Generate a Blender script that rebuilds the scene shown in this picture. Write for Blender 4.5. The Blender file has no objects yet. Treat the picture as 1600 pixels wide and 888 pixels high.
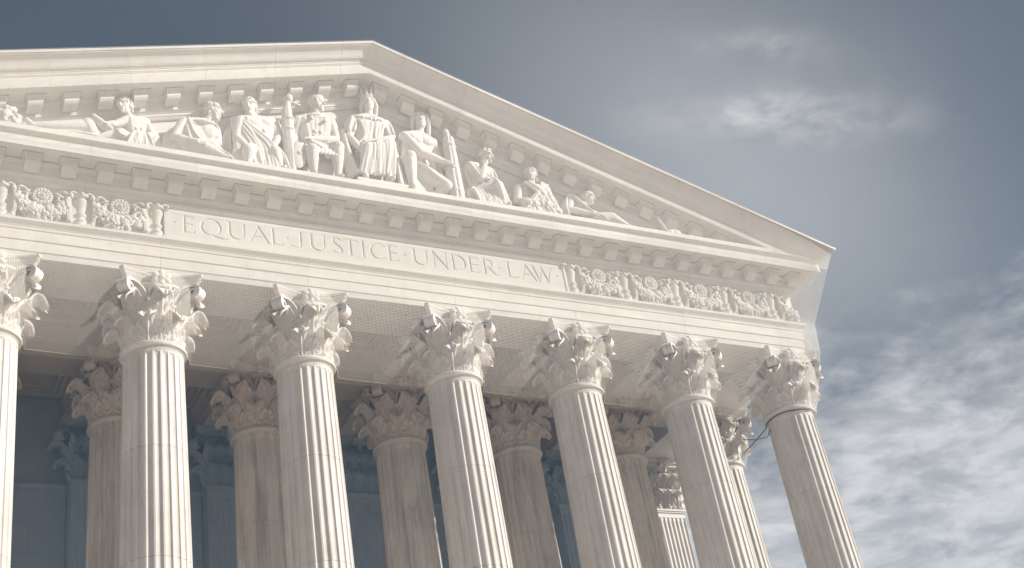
import bpy, bmesh, math, random
import numpy as np
from mathutils import Vector, Matrix

PI = math.pi
R = math.radians
random.seed(7)
rng = np.random.default_rng(7)
scene = bpy.context.scene
COL = scene.collection

# ------------------------------------------------------------------ camera
ZN = 19.15                                   # height of the column necks above the plaza
cam_d = bpy.data.cameras.new('camera')
cam = bpy.data.objects.new('camera', cam_d)
COL.objects.link(cam)
scene.camera = cam
_yaw, _pit, _rol = 0.5602, 0.5597, -0.1862
_f = Vector((math.sin(_yaw)*math.cos(_pit), math.cos(_yaw)*math.cos(_pit), math.sin(_pit)))
_r = Vector((math.cos(_yaw), -math.sin(_yaw), 0))
_u = _r.cross(_f)
_r2 = _r*math.cos(_rol) + _u*math.sin(_rol)
_u2 = -_r*math.sin(_rol) + _u*math.cos(_rol)
cam.matrix_world = Matrix(((_r2.x, _u2.x, -_f.x, -13.319), (_r2.y, _u2.y, -_f.y, -28.791),
                           (_r2.z, _u2.z, -_f.z, ZN-17.448), (0, 0, 0, 1)))
cam_d.sensor_width = 36.0
cam_d.lens = 36.0*2045.44/1600.0
cam_d.clip_start = 0.1
cam_d.clip_end = 20000

# ------------------------------------------------------------------ sky, sun, exposure
SUN_AZ, SUN_EL = R(54), R(28)                # measured from the facade's outward normal (-Y) towards +X
sun_dir = Vector((math.sin(SUN_AZ)*math.cos(SUN_EL), -math.cos(SUN_AZ)*math.cos(SUN_EL), math.sin(SUN_EL)))
w = bpy.data.worlds.new('World'); scene.world = w; w.use_nodes = True
wn, wl = w.node_tree.nodes, w.node_tree.links
wn.clear()
def N(t, **k):
    n = wn.new(t)
    for a, b in k.items(): setattr(n, a, b)
    return n
out = N('ShaderNodeOutputWorld'); bg = N('ShaderNodeBackground')
sky = N('ShaderNodeTexSky', sky_type='NISHITA', sun_disc=False)
sky.sun_elevation = SUN_EL
sky.sun_rotation = math.atan2(sun_dir.x, sun_dir.y)
sky.air_density = 0.75; sky.dust_density = 1.0; sky.ozone_density = 1.0
bg.inputs['Strength'].default_value = 0.06
hsv = N('ShaderNodeHueSaturation'); hsv.inputs['Saturation'].default_value = 0.55; hsv.inputs['Value'].default_value = 0.31
wl.new(sky.outputs[0], hsv.inputs['Color'])
tc = N('ShaderNodeTexCoord'); sep = N('ShaderNodeSeparateXYZ')
wl.new(tc.outputs['Generated'], sep.inputs[0])
def M(op, a, b=None, clamp=False):
    n = N('ShaderNodeMath', operation=op, use_clamp=clamp)
    for i, v in enumerate((a, b)):
        if v is None: continue
        if isinstance(v, (int, float)): n.inputs[i].default_value = v
        else: wl.new(v, n.inputs[i])
    return n.outputs[0]
zc = M('ADD', M('MAXIMUM', sep.outputs[2], 0.0), 0.12)
cmb = N('ShaderNodeCombineXYZ')
wl.new(M('DIVIDE', sep.outputs[0], zc), cmb.inputs[0]); wl.new(M('DIVIDE', sep.outputs[1], zc), cmb.inputs[1])
def noise(scale, detail, rough, dist, off=(0, 0, 0), vec=None, stretch=(1, 1, 1)):
    mp = N('ShaderNodeMapping'); mp.inputs['Location'].default_value = off; mp.inputs['Scale'].default_value = stretch
    wl.new(vec or cmb.outputs[0], mp.inputs[0])
    n = N('ShaderNodeTexNoise'); n.inputs['Scale'].default_value = scale; n.inputs['Detail'].default_value = detail
    n.inputs['Roughness'].default_value = rough; n.inputs['Distortion'].default_value = dist
    wl.new(mp.outputs[0], n.inputs['Vector']); return n.outputs['Fac']
def ramp(v, a, b):
    n = N('ShaderNodeMapRange', interpolation_type='SMOOTHSTEP'); wl.new(v, n.inputs['Value'])
    n.inputs['From Min'].default_value = a; n.inputs['From Max'].default_value = b; return n.outputs[0]
def bank(cx, cy, dx, dy, ra, rb):
    """soft elongated bank of cloud in the sky plane, round (cx, cy), long axis (dx, dy)"""
    l = math.hypot(dx, dy); dx, dy = dx/l, dy/l
    px, py = M('SUBTRACT', SX, cx), M('SUBTRACT', SY, cy)
    a = M('DIVIDE', M('ADD', M('MULTIPLY', px, dx), M('MULTIPLY', py, dy)), ra)
    b = M('DIVIDE', M('SUBTRACT', M('MULTIPLY', py, dx), M('MULTIPLY', px, dy)), rb)
    return M('POWER', 2.718, M('MULTIPLY', M('ADD', M('MULTIPLY', a, a), M('MULTIPLY', b, b)), -1.0))
SX, SY = cmb.inputs[0].links[0].from_socket, cmb.inputs[1].links[0].from_socket
big = noise(0.9, 2, 0.5, 0.0, off=(3.1, 1.7, 0))
fine = noise(5.5, 12, 0.60, 0.15, off=(2.6, 4.9, 0), stretch=(1.0, 1.1, 1))
wisp = noise(15.0, 12, 0.68, 0.3, off=(5.3, 0.4, 0), stretch=(0.9, 1.25, 1))
veil = M('ADD', M('MULTIPLY', bank(0.88, 0.88, 0.85, 0.4, 0.42, 0.20), M('ADD', 0.44, M('MULTIPLY', fine, 0.10))), M('MULTIPLY', ramp(big, 0.45, 0.75), 0.05))
streak = M('ADD', bank(0.85, 0.765, 0.18, -0.05, 0.115, 0.036), M('MULTIPLY', bank(0.775, 0.69, 0.18, -0.05, 0.075, 0.020), 0.55))
streak = M('MULTIPLY', streak, ramp(M('ADD', M('MULTIPLY', fine, 0.45), M('MULTIPLY', wisp, 0.55)), 0.40, 0.60))
dlow = M('ADD', M('MULTIPLY', M('SUBTRACT', 0.445, sep.outputs[2]), 9.0), M('ADD', M('MULTIPLY', M('SUBTRACT', fine, 0.5), 2.4), M('MULTIPLY', M('SUBTRACT', wisp, 0.5), 0.5)))
puff = M('MULTIPLY', ramp(dlow, -0.15, 0.95), 0.86)        # cloud bank that thickens towards the horizon, all round
rest = M('MULTIPLY', ramp(M('ADD', M('MULTIPLY', fine, 0.6), M('MULTIPLY', big, 0.4)), 0.60, 0.76), 0.22)
cloud = M('MINIMUM', M('MAXIMUM', M('MAXIMUM', M('MULTIPLY', streak, 0.78), puff), rest), 1.0)
shade = M('ADD', M('MULTIPLY', noise(6.0, 10, 0.62, 0.4, off=(9.0, 2.0, 0), stretch=(1, 1.1, 1)), 0.78), M('MULTIPLY', wisp, 0.22))
ccol = N('ShaderNodeMixRGB'); ccol.inputs[1].default_value = (2.6, 2.56, 2.58, 1); ccol.inputs[2].default_value = (4.6, 4.48, 4.42, 1)
wl.new(ramp(shade, 0.38, 0.62), ccol.inputs[0])
mix = N('ShaderNodeMixRGB')
vmix = N('ShaderNodeMixRGB'); vmix.inputs[2].default_value = (3.85, 3.88, 3.9, 1)
wl.new(veil, vmix.inputs[0]); wl.new(hsv.outputs[0], vmix.inputs[1])
wl.new(cloud, mix.inputs[0]); wl.new(vmix.outputs[0], mix.inputs[1]); wl.new(ccol.outputs[0], mix.inputs[2])
wl.new(mix.outputs[0], bg.inputs['Color']); wl.new(bg.outputs[0], out.inputs['Surface'])

sd = bpy.data.lights.new('sun', 'SUN'); sd.energy = 2.4; sd.angle = R(0.6); sd.color = (1.0, 0.962, 0.905)
so = bpy.data.objects.new('sun', sd); COL.objects.link(so)
so.rotation_euler = (-sun_dir).to_track_quat('-Z', 'Y').to_euler(); so.location = sun_dir*200
vs = scene.view_settings
vs.view_transform = 'Standard'; vs.look = 'None'; vs.exposure = 1.66; vs.gamma = 1.0; vs.use_curve_mapping = False
cy = scene.cycles
cy.volume_bounces = 0; cy.volume_step_rate = 4.0; cy.max_bounces = 8; cy.diffuse_bounces = 5; cy.transparent_max_bounces = 16

# ------------------------------------------------------------------ materials
def material(name, base, dark, stain=0.5, streak=False, runoff=False, rough=0.75, bump=0.25, scale=1.0, warm=(0.42, 0.33, 0.24)):
    m = bpy.data.materials.new(name); m.use_nodes = True
    n, l = m.node_tree.nodes, m.node_tree.links
    b = n['Principled BSDF']; b.inputs['Roughness'].default_value = rough
    b.inputs['Specular IOR Level'].default_value = 0.25
    geo = n.new('ShaderNodeNewGeometry'); oi = n.new('ShaderNodeObjectInfo')
    def tex(sc, det, rg, st=(1, 1, 1), dist=0.0):
        mp = n.new('ShaderNodeMapping'); mp.inputs['Scale'].default_value = st
        l.new(geo.outputs['Position'], mp.inputs[0])
        t = n.new('ShaderNodeTexNoise'); t.inputs['Scale'].default_value = sc*scale; t.inputs['Detail'].default_value = det
        t.inputs['Roughness'].default_value = rg; t.inputs['Distortion'].default_value = dist
        l.new(mp.outputs[0], t.inputs['Vector']); return t.outputs['Fac']
    def mr(v, a, b_, lo=0.0, hi=1.0):
        r = n.new('ShaderNodeMapRange'); l.new(v, r.inputs[0]); r.inputs[1].default_value = a; r.inputs[2].default_value = b_
        r.inputs[3].default_value = lo; r.inputs[4].default_value = hi; return r.outputs[0]
    def mixc(f, c1, c2, bt='MIX'):
        x = n.new('ShaderNodeMixRGB'); x.blend_type = bt
        for i, v in enumerate((f, c1, c2)):
            if isinstance(v, (int, float)): x.inputs[i].default_value = v
            elif isinstance(v, tuple): x.inputs[i].default_value = (*v, 1)
            else: l.new(v, x.inputs[i])
        return x.outputs[0]
    c = mixc(mr(tex(0.7, 6, 0.6, dist=0.6), 0.35, 0.7), base, dark)
    vein = mr(tex(1.5, 8, 0.65, (1, 1, 0.35), 1.6), 0.56, 0.66, 0, 0.35*stain)
    c = mixc(vein, c, warm)
    if streak:
        s = mr(tex(3.2, 5, 0.65, (1, 1, 0.07)), 0.5, 0.72, 0, 0.75*stain)
        c = mixc(s, c, warm)
        s2 = mr(tex(1.1, 4, 0.6, (1, 1, 0.25)), 0.52, 0.75, 0, 0.5*stain)
        c = mixc(s2, c, (0.36, 0.36, 0.38))
    if runoff:
        s3 = mr(tex(2.4, 6, 0.7, (1, 1, 0.12)), 0.56, 0.74, 0, 0.42*stain); c = mixc(s3, c, (0.40, 0.37, 0.34))
        s4 = mr(tex(5.0, 6, 0.7), 0.60, 0.78, 0, 0.30*stain); c = mixc(s4, c, (0.46, 0.40, 0.33))
    c = mixc(1.0, c, mixc(mr(oi.outputs['Random'], 0, 1), (0.90, 0.895, 0.89), (1, 1, 1)), 'MULTIPLY')
    grain = tex(22, 4, 0.7)
    c = mixc(1.0, c, mixc(mr(grain, 0.3, 0.7), (0.93, 0.93, 0.93), (1, 1, 1)), 'MULTIPLY')
    l.new(c, b.inputs['Base Color'])
    bp = n.new('ShaderNodeBump'); bp.inputs['Strength'].default_value = bump; bp.inputs['Distance'].default_value = 0.02
    l.new(grain, bp.inputs['Height']); l.new(bp.outputs[0], b.inputs['Normal'])
    return m
MAR = material('white_marble', (0.76, 0.715, 0.665), (0.67, 0.625, 0.575), 0.45, runoff=True)
SHAFT = material('weathered_marble_shaft', (0.66, 0.615, 0.565), (0.56, 0.51, 0.46), 0.75, streak=True)
STAT = material('carved_marble', (0.77, 0.73, 0.685), (0.70, 0.655, 0.60), 0.4, bump=0.15, runoff=True)
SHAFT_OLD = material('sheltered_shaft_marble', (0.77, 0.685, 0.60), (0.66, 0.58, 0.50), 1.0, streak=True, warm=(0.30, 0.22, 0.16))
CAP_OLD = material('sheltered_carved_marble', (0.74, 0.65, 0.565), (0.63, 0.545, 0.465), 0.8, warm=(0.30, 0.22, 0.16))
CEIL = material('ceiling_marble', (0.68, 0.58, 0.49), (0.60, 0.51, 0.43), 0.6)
WALLM = material('blue_cast_wall_marble', (0.44, 0.52, 0.61), (0.38, 0.45, 0.53), 0.3, warm=(0.36, 0.39, 0.43))  # bluish cast of the dim porch put into the marble's colour
PLAZA = material('plaza_paving', (0.74, 0.63, 0.52), (0.68, 0.575, 0.475), 0.4, scale=0.5)
GROUND = material('distant_ground', (0.30, 0.27, 0.22), (0.36, 0.32, 0.27), 0.3, scale=0.05)
ROOFM = material('roof_slab', (0.40, 0.38, 0.35), (0.33, 0.31, 0.29), 0.5)
def plain(name, col, rough=0.6):
    m = bpy.data.materials.new(name); m.use_nodes = True; n, l = m.node_tree.nodes, m.node_tree.links
    b = n['Principled BSDF']; b.inputs['Roughness'].default_value = rough
    t = n.new('ShaderNodeTexNoise'); t.inputs['Scale'].default_value = 12; g = n.new('ShaderNodeNewGeometry')
    l.new(g.outputs['Position'], t.inputs['Vector'])
    x = n.new('ShaderNodeMixRGB'); l.new(t.outputs['Fac'], x.inputs[0])
    x.inputs[1].default_value = (*[c*0.7 for c in col], 1); x.inputs[2].default_value = (*[min(1, c*1.3) for c in col], 1)
    l.new(x.outputs[0], b.inputs['Base Color']); return m
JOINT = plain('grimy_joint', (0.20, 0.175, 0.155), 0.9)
CABLE = plain('black_rubber', (0.03, 0.03, 0.035))

# ------------------------------------------------------------------ mesh helpers
def mesh(name, V, F, mat, smooth=None):
    me = bpy.data.meshes.new(name)
    me.from_pydata([tuple(v) for v in V], [], [tuple(f) for f in F]); me.update()
    if mat: me.materials.append(mat)
    if smooth is not None:
        me.shade_smooth()
        if smooth < 180: me.set_sharp_from_angle(angle=R(smooth))
    return me
def link(name, me, parent=None, loc=(0, 0, 0), rz=0.0, label=None, cat=None, kind=None, group=None, scale=None):
    o = bpy.data.objects.new(name, me); COL.objects.link(o)
    o.location = loc; o.rotation_euler = (0, 0, rz)
    if scale: o.scale = scale
    if parent: o.parent = parent
    if label: o['label'] = label
    if cat: o['category'] = cat
    if kind: o['kind'] = kind
    if group: o['group'] = group
    return o
def fix_normals(me):
    b = bmesh.new(); b.from_mesh(me); bmesh.ops.recalc_face_normals(b, faces=b.faces); b.to_mesh(me); b.free()
class MB:
    def __init__(s): s.V = []; s.F = []
    def add(s, V, F):
        k = len(s.V); s.V += [tuple(v) for v in V]; s.F += [tuple(i+k for i in f) for f in F]; return s
    def box(s, x0, x1, y0, y1, z0, z1):
        return s.add([(x, y, z) for z in (z0, z1) for y in (y0, y1) for x in (x0, x1)],
                     [(0, 2, 3, 1), (4, 5, 7, 6), (0, 1, 5, 4), (2, 6, 7, 3), (0, 4, 6, 2), (1, 3, 7, 5)])
    def loft(s, rings, closed=True, cap0=True, cap1=True):
        n = len(rings[0]); V = [v for r in rings for v in r]; F = []
        for i in range(len(rings)-1):
            for j in range(n if closed else n-1):
                a, b = i*n+j, i*n+(j+1) % n
                F.append((a, b, b+n, a+n))
        if closed and cap0: F.append(tuple(range(n))[::-1])
        if closed and cap1: F.append(tuple(range((len(rings)-1)*n, len(rings)*n)))
        return s.add(V, F)
    def lathe(s, prof, n=32, c=(0, 0, 0), caps=True):
        return s.loft([[(c[0]+r*math.cos(2*PI*k/n), c[1]+r*math.sin(2*PI*k/n), c[2]+z) for k in range(n)] for r, z in prof], True, caps, caps)
    def ball(s, c, r, n=8, m=6, rot=None):
        r = (r, r, r) if isinstance(r, (int, float)) else r
        rings = []
        for i in range(1, m):
            t = PI*i/m
            rings.append([(math.sin(t)*math.cos(2*PI*k/n)*r[0], math.sin(t)*math.sin(2*PI*k/n)*r[1], -math.cos(t)*r[2]) for k in range(n)])
        V = [v for q in rings for v in q]; b = len(V); V += [(0, 0, -r[2]), (0, 0, r[2])]; F = []
        for i in range(m-2):
            for j in range(n): a, d = i*n+j, i*n+(j+1) % n; F.append((a, d, d+n, a+n))
        for j in range(n):
            F.append((b, (j+1) % n, j)); F.append((b+1, (m-2)*n+j, (m-2)*n+(j+1) % n))
        if rot is not None: V = [tuple(rot @ Vector(v)) for v in V]
        return s.add([(v[0]+c[0], v[1]+c[1], v[2]+c[2]) for v in V], F)
    def tube(s, pts, rad, n=8, flat=1.0, up=(0, 0, 1)):
        P = [Vector(p) for p in pts]; rings = []
        for i, p in enumerate(P):
            t = (P[min(i+1, len(P)-1)]-P[max(i-1, 0)]).normalized()
            u = Vector(up); u = u - t*u.dot(t)
            if u.length < 1e-4: u = Vector((1, 0, 0)) - t*t.x
            u.normalize(); v = t.cross(u); r = rad[i] if hasattr(rad, '__len__') else rad
            rings.append([tuple(p + u*(r*math.cos(2*PI*k/n)) + v*(r*flat*math.sin(2*PI*k/n))) for k in range(n)])
        return s.loft(rings)
    def mesh(s, name, mat, smooth=None, fix=True):
        me = mesh(name, s.V, s.F, mat, None)
        if fix: fix_normals(me)
        if smooth is not None:
            me.shade_smooth()
            if smooth < 180: me.set_sharp_from_angle(angle=R(smooth))
        return me

# ------------------------------------------------------------------ setting: ground, plaza, stairs
ZP = ZN-14.75                                # podium floor
g = MB(); g.add([(-600, -600, 0), (600, -600, 0), (600, 600, 0), (-600, 600, 0)], [(0, 1, 2, 3)])
link('ground', g.mesh('ground', GROUND, fix=False), kind='structure', label='open ground reaching the horizon', cat='ground')
g = MB(); g.add([(-90, -110, 0.02), (90, -110, 0.02), (90, -3, 0.02), (-90, -3, 0.02)], [(0, 1, 2, 3)])
link('plaza_pavement', g.mesh('plaza_pavement', PLAZA, fix=False), kind='structure', label='pale stone plaza in front of the portico', cat='pavement')
g = MB(); nst = 26
prof = [(-2.6, ZP)]
for k in range(nst):
    y, z = -2.6-0.38*k, ZP-ZP/nst*k
    prof += [(y, z), (y, z-ZP/nst)] if k else [(y, z-ZP/nst)]
    prof.append((y-0.38, z-ZP/nst))
ring = lambda x: [(x, y, z) for y, z in prof] + [(x, -2.6, -0.5)]
g.loft([ring(-15.6), ring(15.6)])
link('stairs', g.mesh('stairs', PLAZA), kind='structure', label='broad marble stairs rising to the portico', cat='stairs')

# ------------------------------------------------------------------ the courthouse
B = link('courthouse', None, label='white marble courthouse front with fluted columns, lettered frieze and triangular pediment', cat='building')
XE, Y0 = 14.925, -0.835                      # end and front plane of the entablature
def CX(i): return (i-4.5)*4.0 + (0.2 if i > 4.5 else -0.2)
YR, YW = 4.0, 7.95                           # rear column row, back wall

link('podium', MB().box(-15.6, 15.6, -2.6, 40, 0.03, ZP).mesh('podium', PLAZA), B)

# --- column pieces (z = 0 at the neck)
def shaft_r(z): return 0.748 + 0.0128*min(-z, 20) - 0.00012*z*z*0.5
NFL = 24
def shaft_ring(z, depth):
    r = shaft_r(z); pts = []
    for k in range(NFL):
        a0 = 2*PI*(k+0.5)/NFL; half = PI/NFL
        for t in (-1.0, -0.80, -0.66, -0.4, 0.0, 0.4, 0.66, 0.80):
            d = 0.0 if abs(t) >= 0.80 else math.sqrt(max(0, 1-(t/0.80)**2))
            rr = r - depth*r*0.060*d
            a = a0 + half*t
            pts.append((rr*math.cos(a), rr*math.sin(a), z))
    return pts
def drum(z0, z1, top=False, bottom=False):
    rows = []
    if top: rows += [(z0, 0), (z0-0.16, 0), (z0-0.17, 0.25), (z0-0.19, 0.55), (z0-0.23, 0.85), (z0-0.30, 1.0)]
    else: rows += [(z0-0.004, 1.0)]
    for k in range(1, 4): rows.append((z0+(z1-z0)*k/4, 1.0))
    rows.append((z1+0.004, 1.0))
    if bottom: rows = rows[:-1] + [(z1+0.5, 1.0), (z1+0.35, 0.7), (z1+0.3, 0), (z1, 0)]
    m = MB(); m.loft([shaft_ring(z, d) for z, d in rows][::-1])
    return m.mesh('drum', SHAFT, 28)
JO = [-0.05, -2.80, -5.62, -8.44, -11.26, -14.1]
DRUMS = [drum(JO[k], JO[k+1], k == 0, k == 4) for k in range(5)]
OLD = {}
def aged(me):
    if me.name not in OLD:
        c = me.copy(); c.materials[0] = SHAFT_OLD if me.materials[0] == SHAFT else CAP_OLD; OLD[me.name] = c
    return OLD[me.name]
RING = MB().lathe([(0.70, -0.075), (0.765, -0.07), (0.775, -0.04), (0.80, -0.035), (0.83, -0.02), (0.842, 0.015), (0.835, 0.05), (0.81, 0.075), (0.785, 0.08), (0.775, 0.10), (0.74, 0.12), (0.70, 0.12)], 64).mesh('neck_ring', MAR, 35)
BASE = MB().lathe([(0.2, -14.1), (0.96, -14.1), (1.0, -14.13), (1.08, -14.18), (1.1, -14.24), (1.06, -14.3), (1.0, -14.33), (1.0, -14.38), (1.14, -14.42), (1.2, -14.5), (1.16, -14.58), (0.2, -14.58)], 48).box(-1.25, 1.25, -1.25, 1.25, -14.75, -14.58).mesh('base', MAR, 35)
BELL = MB().lathe([(0.66, 0.10), (0.58, 0.25), (0.56, 0.8), (0.62, 1.2), (0.74, 1.50), (0.88, 1.62), (0.93, 1.67), (0.93, 1.72), (0.86, 1.76), (0.5, 1.76)], 40).mesh('bell', MAR, 40)
def abacus():
    m = MB(); levels = [(0.88, 1.71), (0.90, 1.76), (0.92, 1.81), (0.965, 1.855), (0.975, 1.87), (0.95, 1.88), (0.965, 1.92), (0.995, 1.955), (1.0, 1.96), (1.0, 2.03)]
    rings = []
    for s, z in levels:
        pts = []
        for q in range(4):
            a = q*PI/2
            for t in np.linspace(-1, 1, 13):
                x = t*0.985; y = -(0.80 + 0.265*(abs(t)**1.9))
                if abs(t) > 0.999: y = -1.07; x = math.copysign(0.985, t)
                x, y = x*s, y*s
                pts.append((x*math.cos(a)-y*math.sin(a), x*math.sin(a)+y*math.cos(a), z))
        rings.append(pts)
    m.loft(rings); return m.mesh('abacus', MAR, 40)
ABA = abacus()

def acanthus(h, wd, lean, curl, name='leaf', lobes=4.0):
    """one carved leaf standing against the bell: x across, -y outward, z up; the tip rolls over outwards"""
    nu, nv = 25, 38
    rc = curl; z1 = h-rc; L = z1 + rc*PI*1.05
    front, back = [], []
    for v in np.linspace(0, 1, nv):
        s = v*L
        if s < z1:
            q = s/z1; o = lean*q**2.4; z = s; th = math.atan(2.4*lean*q**1.4/z1)
        else:
            th = (s-z1)/rc; o = lean + rc*(1-math.cos(th)); z = z1 + rc*math.sin(th)
        n_o, n_z = math.cos(th), -math.sin(th)
        lob = 1 + 0.085*math.cos(2*PI*lobes*v+PI)
        half = wd/2*(0.80+0.22*math.sin(PI*min(1, v*1.1)))*lob
        if v > 0.80: half *= math.sqrt(max(0.10, 1-((v-0.80)/0.215)**2))
        fade = 1 if v < 0.8 else max(0.25, 1-(v-0.8)*4)
        fr, bk = [], []
        for u in np.linspace(-1, 1, nu):
            au = abs(u)
            ch = math.cos(2*PI*(lobes*v-1.15*au**0.8)+PI)
            rel = wd*(0.075*math.exp(-(au/0.10)**2) - 0.05*math.exp(-((au-0.20)/0.07)**2) + 0.085*ch*min(1, max(0, (au-0.22)*4))*fade - 0.13*au*au)
            oo, zz = o+rel*n_o, z+rel*n_z
            fr.append((u*half, -(oo+0.05), zz)); bk.append((u*half*0.96, -(oo+0.05-0.055*n_o), zz-0.055*n_z))
        front.append(fr); back.append(bk)
    m = MB(); m.loft([front[i]+back[i][::-1] for i in range(nv)]); return m.mesh(name, MAR, 55)
LEAF_LOW = acanthus(0.60, 0.53, 0.10, 0.125, lobes=3.0)
LEAF_TALL = acanthus(1.16, 0.60, 0.23, 0.155, lobes=5.0)
def cyl(az, r, z): return Vector((r*math.sin(az), -r*math.cos(az), z))
def stalk_mesh():
    m = MB()
    m.tube([(0, -0.60, 0.15), (0, -0.66, 0.5), (0, -0.72, 0.85), (0, -0.80, 1.10)], [0.085, 0.08, 0.085, 0.10], 10)
    m.tube([(0, -0.795, 1.08), (0, -0.815, 1.15)], [0.125, 0.125], 10)
    return m.mesh('stalk', MAR, 50)
STALK = stalk_mesh()
def volute_mesh():
    """the two bands that spring from neighbouring stalks and roll up together under one abacus corner (corner along -y)"""
    m = MB()
    for sg in (-1, 1):
        az0 = sg*PI/8; pts = []; rad = []
        P0, P1, P2, P3 = cyl(az0, 0.80, 1.12), cyl(az0*0.92, 0.90, 1.48), cyl(sg*0.14, 1.02, 1.72), Vector((sg*0.085, -1.24, 1.68))
        for t in np.linspace(0, 1, 12):
            a = 1-t; pts.append(P0*a**3+P1*3*a*a*t+P2*3*a*t*t+P3*t**3); rad.append(0.058+0.017*t)
        c = Vector((sg*0.08, -1.25, 1.50))
        for k in range(1, 30):
            q = k/29; rr = 0.18*(1-0.78*q); th = PI/2-q*3.2*PI
            pts.append(Vector((c.x*(1-0.3*q), c.y-rr*math.cos(th), c.z+rr*math.sin(th)))); rad.append(0.075*(1-0.2*q))
        P_ = [Vector(p) for p in pts]; rings = []
        for i, p in enumerate(P_):
            t = (P_[min(i+1, len(P_)-1)]-P_[max(i-1, 0)]).normalized(); sx = Vector((1, 0, 0)); sx = (sx-t*sx.dot(t)).normalized(); up_ = sx.cross(t); r_ = rad[i]
            rings.append([tuple(p+sx*(r_*x_)+up_*(0.042*y_)) for x_, y_ in ((-1, -1), (1, -1), (1.05, 1), (0.55, 0.35), (-0.55, 0.35), (-1.05, 1))])
        m.loft(rings)
    m.ball((0, -1.25, 1.50), (0.15, 0.055, 0.055), 8, 6)
    return m.mesh('volute', MAR, 45)
VOL = volute_mesh()
def helix_mesh():
    m = MB()
    for sg in (-1, 1):
        pts = []; rad = []
        P0, P1, P2, P3 = cyl(sg*PI/8, 0.80, 1.12), cyl(sg*PI/8*0.95, 0.86, 1.42), cyl(sg*0.26, 0.90, 1.66), cyl(sg*0.14, 0.93, 1.64)
        for t in np.linspace(0, 1, 10):
            a = 1-t; pts.append(P0*a**3+P1*3*a*a*t+P2*3*a*t*t+P3*t**3); rad.append(0.058)
        for k in range(1, 22):
            q = k/21; rr = 0.115*(1-0.75*q); th = PI/2+q*2.8*PI
            pts.append(Vector((sg*(0.13+rr*math.cos(th)*-1.0*-1), -0.935-0.03*q, 1.525+rr*math.sin(th)))); rad.append(0.052*(1-0.4*q))
        m.tube(pts, rad, 7)
    return m.mesh('helix', MAR, 60)
HELIX = helix_mesh()
def fleuron():
    m = MB(); z0 = 1.84
    for k in range(6):
        a = PI*2*k/6+PI/6
        m.ball((0.16*math.cos(a), -0.92, z0+0.13*math.sin(a)), (0.135, 0.10, 0.095), 9, 7, rot=Matrix.Rotation(-a, 3, 'Y'))
    m.ball((0, -1.0, z0), (0.085, 0.08, 0.085), 9, 7)
    m.tube([(0, -0.80, 1.15), (0, -0.86, 1.45), (0, -0.93, 1.72), (0, -0.90, z0)], [0.06, 0.055, 0.085, 0.06], 8)
    return m.mesh('fleuron', MAR, 60)
FLEUR = fleuron()

def capital(parent, rear=False):
    def link_(n, me, *a): return link(n, aged(me) if rear else me, *a)
    link_('bell', BELL, parent); link_('abacus', ABA, parent)
    for k in range(8):
        a = k*PI/4 + PI/8
        link_('leaf', LEAF_LOW, parent, (0.70*math.sin(a), -0.70*math.cos(a), 0.10), a)
    for k in range(8):
        a = k*PI/4
        link_('leaf', LEAF_TALL, parent, (0.70*math.sin(a), -0.70*math.cos(a), 0.10), a)
    for k in range(8): link_('stalk', STALK, parent, (0, 0, 0), k*PI/4 + PI/8)
    for k in range(4):
        link_('volute', VOL, parent, (0, 0, 0), k*PI/2 + PI/4)
        link_('helix', HELIX, parent, (0, 0, 0), k*PI/2)
        link_('fleuron', FLEUR, parent, (0, 0, 0), k*PI/2)
def column(x, y):
    e = link('column', None, B, (x, y, ZN)); e.empty_display_size = 0.3
    rz = random.choice([0, 1, 2, 3])*PI/2
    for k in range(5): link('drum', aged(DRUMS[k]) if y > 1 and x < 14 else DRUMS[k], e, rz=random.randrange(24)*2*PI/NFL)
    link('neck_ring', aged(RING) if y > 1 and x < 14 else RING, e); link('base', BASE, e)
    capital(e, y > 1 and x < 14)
    return e
for y in (0.0, YR):
    for i in range(1, 9): column(CX(i), y)

# --- entablature
def sweep(prof, x0, x1, c0=False, c1=False, yb=YW+0.4, back=0.83, sub=1):
    """prof: (projection from the face, z) bottom to top; a run along the front from x0 to x1, turning the corner where c0 / c1"""
    m = MB(); zb, zt = ZN+prof[0][1], ZN+prof[-1][1]; xi = XE-(back-Y0); full = []
    def sec(fx, fy, tx, ty): full.append([(fx(p), fy(p), ZN+z) for p, z in prof] + [(tx, ty, zt), (tx, ty, zb)])
    if c0:
        sec(lambda p: -(XE+p), lambda p: yb, -xi, yb); sec(lambda p: -(XE+p), lambda p: Y0-p, -xi, back)
    else: sec(lambda p: x0, lambda p: Y0-p, x0, back)
    if c1:
        sec(lambda p: XE+p, lambda p: Y0-p, xi, back); sec(lambda p: XE+p, lambda p: yb, xi, yb)
    else: sec(lambda p: x1, lambda p: Y0-p, x1, back)
    m.loft(full); return m
ARCH = [(0.0, 2.036), (0.004, 2.215), (0.036, 2.22), (0.042, 2.515), (0.078, 2.52), (0.085, 2.80), (0.105, 2.815), (0.118, 2.845), (0.11, 2.875), (0.125, 2.885), (0.14, 2.92), (0.185, 2.955), (0.215, 2.985), (0.22, 3.0), (0.235, 3.0), (0.235, 3.075)]
joints = [CX(i) for i in range(2, 8)]
xs = [None]+joints+[None]
for k in range(len(xs)-1):
    c0, c1 = xs[k] is None, xs[k+1] is None
    link('architrave_block', sweep(ARCH, None if c0 else xs[k]+0.003, None if c1 else xs[k+1]-0.003, c0, c1).mesh('architrave_block', MAR, 25), B)
FRIEZE = [(0.04, 3.078), (0.04, 4.10), (0.055, 4.12), (0.055, 4.205)]
frz = link('frieze', sweep(FRIEZE, None, None, True, True).mesh('frieze', MAR, 25), B)
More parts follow.
